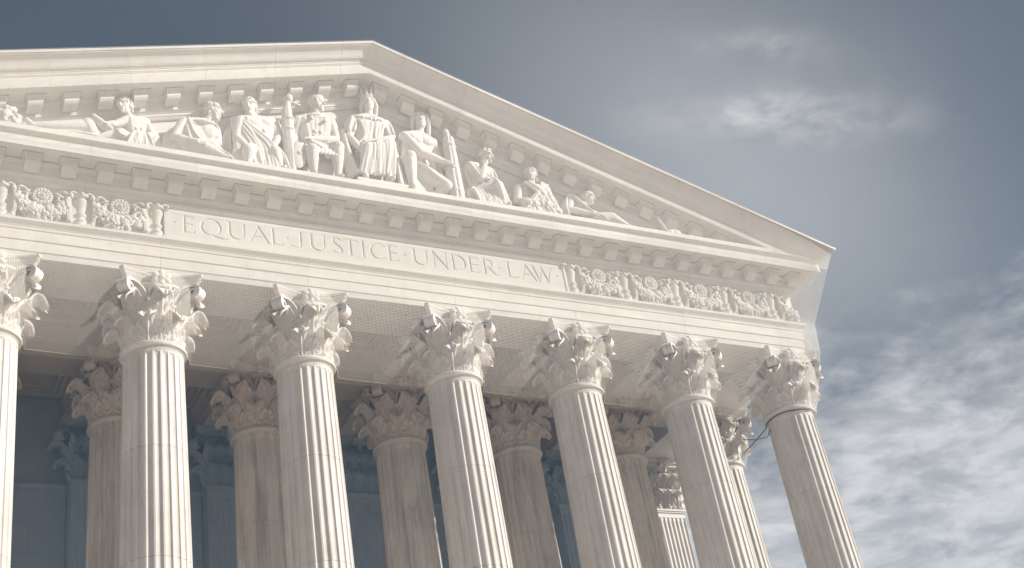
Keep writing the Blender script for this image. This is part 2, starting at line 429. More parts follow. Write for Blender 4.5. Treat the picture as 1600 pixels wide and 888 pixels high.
CORN = [(0.05, 4.207), (0.075, 4.22), (0.11, 4.24), (0.14, 4.275), (0.15, 4.30), (0.17, 4.302), (0.172, 4.36), (0.20, 4.375), (0.225, 4.40), (0.235, 4.42), (0.255, 4.422),
        (0.258, 4.70), (0.30, 4.715), (0.335, 4.75), (0.345, 4.79), (0.345, 4.829), (0.87, 4.829), (0.90, 4.80), (0.925, 4.80), (0.935, 5.085), (0.915, 5.09), (0.915, 5.125), (0.93, 5.16), (0.965, 5.185), (1.04, 5.195), (1.05, 5.20), (1.05, 5.235), (0.0, 5.245)]
cj = [None]+[x_*2.718 for x_ in range(-5, 6)]+[None]
for k in range(len(cj)-1):
    c0, c1 = cj[k] is None, cj[k+1] is None
    link('cornice_block', sweep(CORN, None if c0 else cj[k]+0.003, None if c1 else cj[k+1]-0.003, c0, c1).mesh('cornice_block', MAR, 25), B)

# modillions: cap slab + scrolled bracket; origin at the back plane, top of cap at z = 0
def modillion(zs=0.0):
    m = MB()
    y0, y1 = -0.02, 0.335                    # outwards = -y
    sh = lambda x, z: z + zs*x
    def bx(hx, a, b, z0, z1):
        m.add([(x, -y, sh(x, z)) for z in (z0, z1) for y in (a, b) for x in (-hx, hx)],
              [(0, 2, 3, 1), (4, 5, 7, 6), (0, 1, 5, 4), (2, 6, 7, 3), (0, 4, 6, 2), (1, 3, 7, 5)])
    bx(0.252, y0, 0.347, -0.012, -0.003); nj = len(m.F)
    bx(0.240, y0, 0.335, -0.036, -0.0125)
    bx(0.222, y0, 0.315, -0.066, -0.0365)
    bx(0.205, y0, 0.295, -0.090, -0.0665)
    side = [(0.0, -0.0905), (0.275, -0.0905), (0.275, -0.19), (0.287, -0.215), (0.287, -0.245), (0.262, -0.285), (0.20, -0.33), (0.13, -0.345), (0.07, -0.38), (0.0, -0.41)]
    hx = 0.19
    rings = [[(x, -o, sh(x, z)) for o, z in side] for x in (-hx, -hx+0.02, hx-0.02, hx)]
    m.loft(rings)
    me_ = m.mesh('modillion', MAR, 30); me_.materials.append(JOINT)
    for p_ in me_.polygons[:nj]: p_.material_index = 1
    return me_
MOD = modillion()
MS = 0.906
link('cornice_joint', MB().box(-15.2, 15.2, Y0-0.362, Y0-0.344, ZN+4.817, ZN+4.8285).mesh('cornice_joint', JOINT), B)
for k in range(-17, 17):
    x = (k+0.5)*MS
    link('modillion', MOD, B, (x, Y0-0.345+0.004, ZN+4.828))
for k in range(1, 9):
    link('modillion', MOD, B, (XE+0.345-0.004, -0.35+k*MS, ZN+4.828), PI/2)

# --- pediment
SL = 0.3096
RAK = [(0.0, 9.05), (0.05, 9.06), (0.09, 9.10), (0.11, 9.14), (0.13, 9.142), (0.135, 9.20), (0.175, 9.225), (0.20, 9.26), (0.235, 9.262), (0.238, 9.60), (0.28, 9.615), (0.32, 9.65), (0.335, 9.69), (0.335, 9.728),
       (0.87, 9.728), (0.90, 9.705), (0.945, 9.705), (0.957, 9.735), (0.957, 10.045), (0.975, 10.06), (0.985, 10.085), (1.0, 10.09), (1.0, 10.135), (1.02, 10.15), (1.03, 10.175), (1.05, 10.185),
       (1.075, 10.19), (1.10, 10.205), (1.135, 10.245), (1.165, 10.30), (1.20, 10.36), (1.25, 10.41), (1.31, 10.45), (1.375, 10.475), (1.40, 10.48), (1.40, 10.505), (1.438, 10.51), (1.442, 10.586), (0.6, 10.60), (0.0, 10.60)]
def rake(sg, ta, tb):
    m = MB(); secs = []
    for t in [ta]+[q for q in np.linspace(0.86, 1.0, 42) if ta < q < tb]+[tb]:
        secs.append([(sg*t*(XE+p), Y0-p, ZN+max(z-SL*t*(XE+p), 5.242)) for p, z in RAK])
    m.loft(secs if sg > 0 else secs[::-1]); return m.mesh('raking_cornice_block', MAR, 25)
for sg in (-1, 1):
    tk = [0, 0.06, 0.19, 0.32, 0.45, 0.58, 0.71, 0.84, 1.0]
    for ta, tb in zip(tk[:-1], tk[1:]):
        link('raking_cornice_block', rake(sg, ta+(0.0 if ta == 0 else 0.00018), tb-(0.00018 if tb < 1 else 0)), B)
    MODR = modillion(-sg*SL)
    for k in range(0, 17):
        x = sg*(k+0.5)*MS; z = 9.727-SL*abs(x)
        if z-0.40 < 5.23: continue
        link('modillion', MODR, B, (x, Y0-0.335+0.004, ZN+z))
# side eave of the roof
m = MB()
for sg in (-1, 1):
    s0 = [(sg*(XE+p), Y0-p if False else -0.9, ZN+max(z-SL*(XE+p), 5.232)) for p, z in RAK]
    s1 = [(x, 40.0, z) for x, y, z in s0]
    mm = MB(); mm.loft([s0, s1]); link('eave', mm.mesh('eave', MAR, 25), B)
tym = MB(); hw = 14.2
tym.loft([[(-hw, y, ZN+5.0), (hw, y, ZN+5.0), (hw, y, ZN+10.3-SL*hw), (0, y, ZN+10.3), (-hw, y, ZN+10.3-SL*hw)] for y in (Y0+0.02, Y0+0.6)])
link('tympanum', tym.mesh('tympanum', MAR), B)
rf = MB()
rf.loft([[(-15.9, y, ZN+10.52-SL*15.9), (0, y, ZN+10.52), (15.9, y, ZN+10.52-SL*15.9), (15.9, y, ZN+10.2-SL*15.9), (0, y, ZN+10.2), (-15.9, y, ZN+10.2-SL*15.9)] for y in (Y0-0.4, 40)])
link('roof', rf.mesh('roof', ROOFM), B)

# --- portico ceiling, beams, wall
ZA = 2.036
def beam(x0, x1, y0, y1, along):
    m = MB(); prof = [(0, ZA), (0, 2.3), (0.03, 2.305), (0.03, 2.62), (0.06, 2.625), (0.06, 2.80), (0.10, 2.83), (0.14, 2.88), (0.15, 2.93), (0.15, 3.22)]
    if along == 'y':
        L = [(x0-p, ZN+z) for p, z in prof]; Rr = [(x1+p, ZN+z) for p, z in prof][::-1]
        m.loft([[(x, y, z) for x, z in L+Rr] for y in (y0, y1)])
    else:
        L = [(y0-p, ZN+z) for p, z in prof]; Rr = [(y1+p, ZN+z) for p, z in prof][::-1]
        m.loft([[(x, y, z) for y, z in L+Rr] for x in (x0, x1)])
    return m.mesh('ceiling_beam', CEIL, 25)
link('ceiling_beam', beam(-13.25, 13.25, YR-0.76, YR+0.76, 'x'), B)
for i in range(2, 8):
    link('ceiling_beam', beam(CX(i)-0.74, CX(i)+0.74, 0.84, YR-0.765, 'y'), B)
    link('ceiling_beam', beam(CX(i)-0.74, CX(i)+0.74, YR+0.765, YW-0.01, 'y'), B)
link('ceiling', MB().box(-14.6, 14.6, 0.6, YW+0.2, ZN+3.2, ZN+3.5).mesh('ceiling', CEIL), B)
cf = {}
for i in range(1, 8):
    for (ya, yb) in ((0.98, YR-0.92), (YR+0.92, YW-0.1)):
        xa, xb = CX(i)+0.90, CX(i+1)-0.90
        m = MB()
        for q, (d, z0) in enumerate(((0.0, 3.04), (0.16, 3.10), (0.34, 3.16))):
            wd = 0.14
            m.box(xa+d, xb-d, ya+d, ya+d+wd, ZN+z0, ZN+3.199); m.box(xa+d, xb-d, yb-d-wd, yb-d, ZN+z0, ZN+3.199)
            m.box(xa+d, xa+d+wd, ya+d+wd+0.001, yb-d-wd-0.001, ZN+z0+0.001, ZN+3.199); m.box(xb-d-wd, xb-d, ya+d+wd+0.001, yb-d-wd-0.001, ZN+z0+0.001, ZN+3.199)
        link('coffer_frame', m.mesh('coffer_frame', CEIL), B)
# back wall with coursed blocks, string course, central doorway
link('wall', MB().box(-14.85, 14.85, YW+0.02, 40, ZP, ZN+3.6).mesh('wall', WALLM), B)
def wall_face():
    zs = [ZN+0.02-1.05*k for k in range(14)]; k = 0
    blocks = []
    for r in range(13):
        z1, z0 = zs[r], zs[r+1]
        for i in range(1, 8):
            xa, xb = CX(i)+0.66, CX(i+1)-0.66
            if i == 4 and r >= 0: continue
            mid = (xa+xb)/2 + (0.35 if r % 2 else -0.35)
            blocks.append((xa, mid, z0, z1)); blocks.append((mid, xb, z0, z1))
    return blocks
bl_mesh = {}
for (xa, xb, z0, z1) in wall_face():
    if z1 < ZN-7.5: continue
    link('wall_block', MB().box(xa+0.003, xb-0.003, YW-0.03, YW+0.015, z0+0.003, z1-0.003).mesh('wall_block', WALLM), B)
def moulding(x0, x1, yf, z, h, d, mat=WALLM):
    m = MB(); pr = [(0, 0), (d*0.4, 0), (d*0.5, h*0.25), (d*0.8, h*0.4), (d, h*0.6), (d, h), (0, h)]
    m.loft([[(x, yf-p, z+q) for p, q in pr] for x in (x0, x1)]); return m.mesh('string_course', mat, 30)
for i in range(1, 8):
    link('string_course', moulding(CX(i)+0.66, CX(i+1)-0.66, YW+0.02, ZN+0.03, 0.14, 0.14), B)
# doorway: nested frames round a dark bronze door in the middle bay
d = link('doorway', None, B)
DOOR = plain('bronze_door', (0.10, 0.10, 0.11), 0.45)
for q, (hw_, zt, dep, wd) in enumerate(((1.62, -0.30, 0.16, 0.20), (1.40, -0.53, 0.11, 0.16), (1.22, -0.72, 0.07, 0.12), (1.0, -0.95, 0.10, 0.10))):
    for sg in (-1, 1):
        a, b = sorted((sg*hw_, sg*(hw_-wd)))
        link('door_jamb', MB().box(a, b, YW-dep, YW+0.015, ZP, ZN+zt).mesh('door_jamb', WALLM), d)
    link('door_lintel', MB().box(-hw_+wd+0.002, hw_-wd-0.002, YW-dep, YW+0.015, ZN+zt-wd, ZN+zt-0.002).mesh('door_lintel', WALLM), d)
link('door_leaf', MB().box(-0.895, 0.895, YW-0.02, YW+0.016, ZP, ZN-1.06).mesh('door_leaf', DOOR), d)
# fluted wall pilasters with flattened capitals
def pilaster_shaft():
    m = MB(); hw2 = 0.62; dep = 0.60; nfl = 7; pts = [(hw2, 0), (-hw2, 0)]
    pts = []
    wf = 2*hw2/nfl
    for k in range(nfl):
        xa = -hw2+k*wf
        for t in (0.0, 0.12, 0.2, 0.35, 0.5, 0.65, 0.8, 0.88):
            d_ = 0.0 if t <= 0.12 or t >= 0.88 else 0.055*math.sin(PI*(t-0.12)/0.76)**0.6
            pts.append((xa+t*wf, -dep+d_))
    pts.append((hw2, -dep)); pts += [(hw2, 0), (-hw2, 0)]
    flat = [(x, -dep if 2 < 99 and i < len(pts)-2 else y) for i, (x, y) in enumerate(pts)]
    rows = [(-14.7, pts), (-0.34, pts), (-0.22, [(x, (y-dep)/2 if i < len(pts)-2 else y) for i, (x, y) in enumerate(pts)]), (-0.20, flat), (-0.02, flat)]
    m.loft([[(x, y, z) for x, y in pp] for z, pp in rows]); return m.mesh('pilaster_shaft', MAR, 28)
PSH = pilaster_shaft()
PRING = MB().box(-0.655, 0.655, -0.635, 0, -0.019, 0.04).box(-0.685, 0.685, -0.665, 0, 0.041, 0.11).mesh('neck_band', MAR)
PBELL = MB().box(-0.60, 0.60, -0.58, 0, 0.111, 1.75).mesh('bell', MAR)
PABA = MB().box(-0.86, 0.86, -0.82, 0, 1.751, 1.86).box(-0.95, 0.95, -0.91, 0, 1.861, 2.03).mesh('abacus', MAR)
SHADE_TINTED = {}
def shade_tinted(me):
    if me.name not in SHADE_TINTED: c = me.copy(); c.materials[0] = WALLM; SHADE_TINTED[me.name] = c  # copy with the porch shade painted in; the sunlit corner pilaster stays pale
    return SHADE_TINTED[me.name]
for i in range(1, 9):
    plink = lambda n, me, *a, **k_: link(n, shade_tinted(me) if (me is not None and i < 8) else me, *a, **k_)
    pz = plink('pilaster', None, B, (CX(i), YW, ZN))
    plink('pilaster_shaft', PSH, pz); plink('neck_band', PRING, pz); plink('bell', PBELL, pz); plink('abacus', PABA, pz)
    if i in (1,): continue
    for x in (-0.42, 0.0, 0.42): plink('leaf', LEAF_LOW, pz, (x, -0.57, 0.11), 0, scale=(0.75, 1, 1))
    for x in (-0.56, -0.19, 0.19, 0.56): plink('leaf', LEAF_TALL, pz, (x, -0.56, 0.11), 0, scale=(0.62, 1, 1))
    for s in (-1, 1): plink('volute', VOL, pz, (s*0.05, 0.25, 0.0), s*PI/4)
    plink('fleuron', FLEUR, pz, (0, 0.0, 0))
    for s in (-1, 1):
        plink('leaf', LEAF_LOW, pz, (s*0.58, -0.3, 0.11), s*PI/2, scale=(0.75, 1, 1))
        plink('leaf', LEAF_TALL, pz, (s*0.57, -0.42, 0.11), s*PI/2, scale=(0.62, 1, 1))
# --- statue plinth course on the cornice
pl = MB()
pl.loft([[(x, -1.80, ZN+5.24), (x, -1.80, ZN+5.42), (x, -1.775, ZN+5.445), (x, Y0+0.01, ZN+5.46), (x, Y0+0.01, ZN+5.24)] for x in (-14.0, 14.0)])
link('plinth_course', pl.mesh('plinth_course', MAR), B)

# --- inscription panel, letters cut as V-shaped channels
TH, TN = 0.040, 0.024
Zb, Zt = 3.39, 3.90
def arc(cx, cz, rx, rz, a0, a1, n=14): return [(cx+rx*math.cos(R(a)), cz+rz*math.sin(R(a))) for a in np.linspace(a0, a1, n)]
def strokes():
    S = []
    def s(w_, *pts): S.append((w_, list(pts)))
    mid = (Zb+Zt)/2
    def E_(x0, x1): s(TH, (x0, Zb), (x0, Zt)); s(TN, (x0, Zt), (x1-0.02, Zt)); s(TN, (x0, mid+0.01), (x1-0.03, mid+0.01)); s(TN, (x0, Zb), (x1, Zb)); s(TN, (x1, Zb), (x1+0.01, Zb+0.06)); s(TN, (x1-0.02, Zt), (x1-0.01, Zt-0.05))
    def U_(x0, x1):
        c, r = (x0+x1)/2, (x1-x0)/2
        s(TH, (x0, Zt), (x0, Zb+0.2)); s(TH, *arc(c, Zb+0.2, r, 0.205, 180, 280)); s(TN, *arc(c, Zb+0.2, r, 0.205, 270, 360)); s(TN+0.004, (x1, Zb+0.2), (x1, Zt)); serif(x0, Zt); serif(x1, Zt)
    def serif(x, z, d=0.055): s(0.017, (x-d, z), (x+d, z))
    def L_(x0, x1): s(TH, (x0, Zb), (x0, Zt)); s(TN, (x0, Zb), (x1, Zb)); s(TN, (x1, Zb), (x1+0.01, Zb+0.06)); serif(x0, Zt)
    def A_(x0, xa, x1): s(TN, (x0, Zb), (xa, Zt)); s(TH, (xa, Zt), (x1, Zb)); s(TN, (x0+(xa-x0)*0.36, Zb+0.18), (x1-(x1-xa)*0.36, Zb+0.18)); serif(x0, Zb); serif(x1, Zb)
    def dot(x): S.append((0.036, [(x, 3.66), (x+0.005, 3.655)]))
    dot(-5.85)
    E_(-5.58, -5.33)
    s(TH, *arc(-4.87, 3.655, 0.255, 0.262, 150, 235)); s(TN, *arc(-4.87, 3.655, 0.255, 0.262, 235, 330)); s(TH, *arc(-4.87, 3.655, 0.255, 0.262, -30, 60)); s(TN, *arc(-4.87, 3.655, 0.255, 0.262, 60, 150)); s(TH, (-4.82, 3.40), (-4.70, 3.35), (-4.56, 3.325)); s(TN, (-4.56, 3.325), (-4.43, 3.335))
    U_(-4.36, -3.96)
    A_(-3.79, -3.56, -3.29)
    L_(-3.15, -2.89); dot(-2.74)
    s(TH, (-2.36, Zt), (-2.36, Zb+0.08)); s(TN+0.006, (-2.36, Zb+0.1), (-2.39, Zb+0.02), (-2.48, Zb)); s(TN, (-2.48, Zb), (-2.57, Zb+0.01), (-2.65, Zb+0.05)); serif(-2.36, Zt)
    U_(-2.05, -1.67)
    s(TN, (-1.18, 3.84), (-1.22, 3.885), (-1.30, 3.905), (-1.37, 3.88)); s(TH, (-1.37, 3.88), (-1.405, 3.81), (-1.39, 3.74), (-1.31, 3.67), (-1.22, 3.60), (-1.17, 3.52), (-1.19, 3.44)); s(TN, (-1.19, 3.44), (-1.25, 3.395), (-1.33, 3.385), (-1.40, 3.42), (-1.42, 3.47))
    s(TN, (-1.09, Zt), (-0.71, Zt)); s(TH, (-0.90, Zt), (-0.90, Zb)); s(TN, (-1.09, Zt), (-1.10, Zt-0.05)); s(TN, (-0.71, Zt), (-0.70, Zt-0.05)); serif(-0.90, Zb)
    s(TH, (-0.525, Zb), (-0.525, Zt)); serif(-0.525, Zb); serif(-0.525, Zt)
    s(TN, *arc(-0.03, 3.645, 0.265, 0.26, 50, 130)); s(TH, *arc(-0.03, 3.645, 0.265, 0.26, 130, 250)); s(TN, *arc(-0.03, 3.645, 0.265, 0.26, 250, 310))
    E_(0.28, 0.53); dot(0.76)
    U_(1.05, 1.44)
    s(TN, (1.67, Zb), (1.67, Zt)); s(TH, (1.66, Zt), (2.06, Zb)); s(TN, (2.06, Zb), (2.06, Zt)); serif(1.67, Zb); serif(2.06, Zt)
    s(TH, (2.28, Zb), (2.28, Zt)); s(TN, (2.28, Zt), (2.40, Zt)); s(TH, *arc(2.40, 3.645, 0.27, 0.255, 75, -75)); s(TN, (2.46, Zb), (2.28, Zb))
    E_(2.84, 3.11)
    s(TH, (3.31, Zb), (3.31, Zt)); s(TN, (3.31, Zt), (3.42, Zt)); s(TH-0.006, *arc(3.42, 3.775, 0.14, 0.125, 90, -90)); s(TN, (3.42, 3.65), (3.31, 3.65)); s(TH, (3.42, 3.65), (3.62, 3.42)); s(TN, (3.62, 3.42), (3.74, 3.37)); serif(3.31, Zb)
    dot(3.80)
    L_(4.11, 4.39)
    A_(4.53, 4.72, 5.01)
    s(TH, (4.97, Zt), (5.14, Zb)); s(TN, (5.14, Zb), (5.28, Zt)); s(TH, (5.26, Zt), (5.43, Zb)); s(TN, (5.43, Zb), (5.58, Zt)); serif(4.97, Zt, 0.05); serif(5.58, Zt, 0.05)
    dot(5.78)
    return S
PX = 0.0115
gx = np.concatenate([[-6.02], np.arange(-5.96, 5.93, PX), [6.02]])
gz = np.concatenate([[3.079, 3.28], np.arange(3.30, 3.95, PX), [3.97, 4.085]])
GX, GZ = np.meshgrid(gx, gz)
dep = np.zeros_like(GX)
for hw_, pts in strokes():
    for (ax, az), (bx_, bz) in zip(pts[:-1], pts[1:]):
        x0, x1 = min(ax, bx_)-hw_, max(ax, bx_)+hw_
        i0, i1 = np.searchsorted(gx, x0), np.searchsorted(gx, x1)+1
        sx, sz = GX[:, i0:i1], GZ[:, i0:i1]
        dx, dz = bx_-ax, bz-az; L2 = dx*dx+dz*dz
        t = np.clip(((sx-ax)*dx+(sz-az)*dz)/L2, 0, 1)
        dd = np.hypot(sx-ax-t*dx, sz-az-t*dz)
        dep[:, i0:i1] = np.maximum(dep[:, i0:i1], np.clip(hw_-dd, 0, None)*0.85)
YP = -0.955
V = np.stack([GX, YP+dep, ZN+GZ], -1).reshape(-1, 3)
nz, nx = GX.shape
idx = np.arange(nz*nx).reshape(nz, nx)
F = np.stack([idx[:-1, :-1], idx[:-1, 1:], idx[1:, 1:], idx[1:, :-1]], -1).reshape(-1, 4)
me = bpy.data.meshes.new('inscription_panel'); me.from_pydata(V.tolist(), [], F.tolist()); me.materials.append(STAT); me.update()
ip = link('inscription_panel', me, B, label='long flat panel incised with the words EQUAL JUSTICE UNDER LAW')
fm = MB(); pr = [(0.0, 4.086), (0.03, 4.09), (0.05, 4.11), (0.05, 4.125), (0.075, 4.135), (0.085, 4.17), (0.085, 4.222), (-0.06, 4.222)]
fm.loft([[(x, YP-p, ZN+z) for p, z in pr] + [(x, YP+0.07, ZN+4.086)] for x in (-6.14, 6.14)])
link('panel_moulding', fm.mesh('panel_moulding', MAR, 25), ip)
for sg in (-1, 1):
    a, b = sorted((sg*6.021, sg*6.11)); link('panel_edge', MB().box(a, b, YP-0.025, Y0, ZN+3.079, ZN+4.085).mesh('panel_edge', MAR), ip)

# --- carved frieze: balusters, scroll bands, rosettes, ribbons, fruit and leaf swags
YF = Y0-0.042
def baluster():
    prof = [(0.19, 0.0), (0.19, 0.11), (0.15, 0.12), (0.18, 0.16), (0.18, 0.20), (0.13, 0.23), (0.115, 0.27), (0.14, 0.33), (0.165, 0.36), (0.165, 0.41), (0.12, 0.43), (0.115, 0.46), (0.135, 0.60), (0.175, 0.74), (0.195, 0.80), (0.195, 0.83), (0.15, 0.86), (0.15, 0.90), (0.22, 0.93), (0.23, 1.0)]
    m = MB(); m.lathe([(r, z) for r, z in prof], 16, (0, 0.02, 0)); m.ball((0, -0.18, 0.985), (0.06, 0.05, 0.06))
    for s in (-1, 1): m.tube([(s*0.10, -0.12, 1.0), (s*0.20, -0.14, 1.03), (s*0.29, -0.13, 1.0), (s*0.30, -0.12, 0.93), (s*0.24, -0.12, 0.91)], [0.04, 0.04, 0.035, 0.03, 0.03], 6)
    m.tube([(0.12, -0.1, 0.02), (0.20, -0.14, 0.05), (0.26, -0.13, 0.0)], [0.06, 0.05, 0.02], 6)
    return m.mesh('baluster', STAT, 45)
def scroll_band(s):
    m = MB(); rings = []
    for t in np.linspace(0, 1, 12):
        x = s*(0.29 + 0.05*math.sin(PI*t)**1.0 - 0.02*t); y = -0.05-0.10*math.sin(PI*(0.15+0.7*t)); z = 0.02+1.0*t
        wv = 0.055*(0.7+0.5*math.sin(PI*t))
        rings.append([(x-wv, y+0.03, z), (x-wv*0.6, y-0.03, z), (x+wv*0.6, y-0.035, z), (x+wv, y+0.02, z), (x+wv*0.4, y+0.16, z), (x-wv*0.4, y+0.16, z)])
    m.loft(rings); m.loft([[(s*0.10, 0.0, z_), (s*0.34, 0.0, z_), (s*0.33, -0.07, z_), (s*0.2, -0.045, z_), (s*0.10, -0.06, z_)] for z_ in (0.02, 0.35, 0.7, 0.98)]); m.ball((s*0.27, -0.15, 0.90), (0.07, 0.07, 0.09)); m.ball((s*0.26, -0.12, 0.10), (0.05, 0.06, 0.07))
    return m.mesh('scroll_band', STAT, 50)
def rosette():
    m = MB()
    def flat(rr, y0, y1):
        n = 20; V = []; F = []
        rings = [[(r*math.cos(2*PI*k/n), y, r*math.sin(2*PI*k/n)) for k in range(n)] for r, y in ((rr, y0), (rr, y1), (rr*0.93, y1-0.03), (rr*0.7, y1-0.015), (0.02, y1-0.01))]
        m.loft(rings)
    flat(0.255, 0.0, -0.15)
    for k in range(14):
        a = 2*PI*k/14; m.ball((0.195*math.cos(a), -0.165, 0.195*math.sin(a)), (0.06, 0.028, 0.036), 6, 5, rot=Matrix.Rotation(-a, 3, 'Y'))
    n = 24; m.loft([[(r_*math.cos(2*PI*k/n), y_, r_*math.sin(2*PI*k/n)) for k in range(n)] for r_, y_ in ((0.135, -0.14), (0.135, -0.20), (0.115, -0.215), (0.09, -0.195), (0.075, -0.185))])
    for k in range(5):
        a = 2*PI*k/5+0.3; m.ball((0.055*math.cos(a), -0.19, 0.055*math.sin(a)), (0.038, 0.035, 0.038), 6, 5)
    m.ball((0, -0.215, 0), 0.035, 8, 6)
    return m.mesh('rosette', STAT, 60)
def ribbon(s):
    m = MB(); pts = []
    for t in np.linspace(0, 1, 18):
        a = t*2*PI*0.95
        pts.append((s*(0.46+0.13*math.cos(a)), -0.11-0.05*math.sin(a*2), 0.90+0.075*math.sin(a)))
    m.tube(pts, 0.036, 6, 1.5)
    m.tube([(s*0.34, -0.1, 0.86), (s*0.40, -0.14, 0.78), (s*0.36, -0.12, 0.70), (s*0.42, -0.12, 0.64)], [0.04, 0.035, 0.035, 0.02], 6, 1.5)
    return m.mesh('ribbon', STAT, 60)
def swag(s, fruit, seed):
    rg = random.Random(seed); m = MB(); n = 0
    for k in range(95 if fruit else 80):
        t = rg.random(); x = s*(0.02+0.60*t)
        zc = 0.24+0.36*t**1.8; sp_ = 0.24
        z = zc + (rg.random()*2-1)*sp_
        q = (z-zc)/sp_; y = -0.03-0.15*math.sqrt(max(0.05, 1-q*q))
        if z < 0.05: z = 0.05+rg.random()*0.05
        if (x*x + (z-0.76)**2) < 0.24**2: continue
        if fruit: r = rg.uniform(0.045, 0.085); m.ball((x, y, z), (r, r*0.95, r), 7, 5)
        else:
            a = rg.uniform(-1.2, 1.2); l = rg.uniform(0.09, 0.16)
            m.ball((x, y, z), (l*0.42, 0.045, l), 6, 5, rot=Matrix.Rotation(a, 3, 'Y') @ Matrix.Rotation(rg.uniform(-.5, .5), 3, 'X'))
    if not fruit:
        for k in range(8):
            t = rg.random(); x = s*(0.1+0.5*t); m.ball((x, -0.15, 0.22+0.42*t**1.8+rg.uniform(-.15, .15)), 0.06, 7, 5)
    rings = [[(s*x, 0.01, z) for x, z in ((0, 0.03), (0.62, 0.3), (0.62, 0.9), (0, 0.5))], [(s*x, -0.07, z) for x, z in ((0, 0.05), (0.56, 0.36), (0.56, 0.84), (0, 0.45))]]
    m.loft(rings)
    return m.mesh('fruit_swag' if fruit else 'leaf_swag', STAT, 60)
BAL, SB1, SB2, ROS, RB1, RB2 = baluster(), scroll_band(-1), scroll_band(1), rosette(), ribbon(-1), ribbon(1)
FS = [swag(1, True, 3), swag(1, True, 5)]; LS = [swag(-1, False, 4), swag(-1, False, 8)]
ZF = ZN+3.08
for sg in (-1, 1):
    for k in range(5):
        x = sg*(6.30+1.925*k)
        link('baluster', BAL, frz, (x, YF, ZF))
        for s_, me_ in ((-1, SB1), (1, SB2)):
            if k == 0 and s_ == -sg: continue
            link('scroll_band', me_, frz, (x, YF, ZF))
    for k in range(5):
        x = sg*(7.26+1.925*k)
        if k < 4: link('rosette', ROS, frz, (x, YF, ZF+0.76), random.uniform(-.0, .0))
        inner = [('leaf_swag', LS[k % 2]), ('ribbon', RB1)]; outer = [('fruit_swag', FS[k % 2]), ('ribbon', RB2)]
        use = inner+outer if k < 4 else (inner if sg > 0 else outer)
        for nm, me_ in use: link(nm, me_, frz, (x, YF, ZF))

# --- pediment statues -------------------------------------------------------------------------
def cone(m, p0, p1, r0, r1, n=10):
    p0, p1 = Vector(p0), Vector(p1); d = p1-p0
    if d.length < 1e-4: return m.ball(p0, max(r0, r1))
    t = d.normalized(); u = t.orthogonal().normalized(); v = t.cross(u); rings = []
    for a in (-80, -50, -20): q = R(a); rings.append((p0+t*(r0*math.sin(q)), r0*math.cos(q)))
    rings += [(p0+d*0.33, r0+(r1-r0)*0.33), (p0+d*0.66, r0+(r1-r0)*0.66)]
    for a in (20, 50, 80): q = R(a); rings.append((p1+t*(r1*math.sin(q)), r1*math.cos(q)))
    m.loft([[tuple(c+u*(rr*math.cos(2*PI*k/n))+v*(rr*math.sin(2*PI*k/n))) for k in range(n)] for c, rr in rings])
def chain(m, pts, rad):
    for i in range(len(pts)-1):
        a = rad[i] if hasattr(rad, '__len__') else rad; b = rad[i+1] if hasattr(rad, '__len__') else rad
        cone(m, pts[i], pts[i+1], a, b, 8)
def frame(fd, up=(0, 0, 1)):
    f = Vector(fd).normalized(); u = Vector(up); u = (u-f*u.dot(f)).normalized(); s = f.cross(u)
    return s, f, u                      # side, forward, up
def remeshed(name, m, vox, it=3, fac=0.5):
    me = m.mesh(name, STAT); o = bpy.data.objects.new(name+'_src', me); COL.objects.link(o)
    r = o.modifiers.new('r', 'REMESH'); r.mode = 'VOXEL'; r.voxel_size = vox; r.use_smooth_shade = True
    if it: s = o.modifiers.new('s', 'SMOOTH'); s.factor = fac; s.iterations = it
    dg = bpy.context.evaluated_depsgraph_get(); ev = o.evaluated_get(dg)
    out_ = bpy.data.meshes.new_from_object(ev); out_.name = name
    bpy.data.objects.remove(o); bpy.data.meshes.remove(me)
    out_.materials.clear(); out_.materials.append(STAT); out_.shade_smooth()
    return out_
def hand(m, wr, tip, thumb_side, k=1.0):
    wr, tip = Vector(wr), Vector(tip); d = (tip-wr).normalized()
    s = d.cross(Vector((0, -0.4, 1))).normalized(); nn = s.cross(d)
    pc = wr+d*0.09*k
    for q in (-1, 0, 1): cone(m, wr+s*0.03*q*k, pc+s*0.045*q*k, 0.045*k, 0.042*k, 7)
    for q, ln in ((-1.5, 0.10), (-0.5, 0.13), (0.5, 0.125), (1.5, 0.09)):
        a = pc+s*0.034*q*k+d*0.03*k; b = a+d*ln*0.55*k; c = b+(d*0.6-nn*0.6)*ln*0.5*k
        chain(m, [a, b, c], 0.024*k)
    a = wr+s*thumb_side*0.05*k+d*0.03*k; chain(m, [a, a+(s*thumb_side*0.6+d)*0.06*k, a+(s*thumb_side*0.4+d)*0.12*k], 0.026*k)
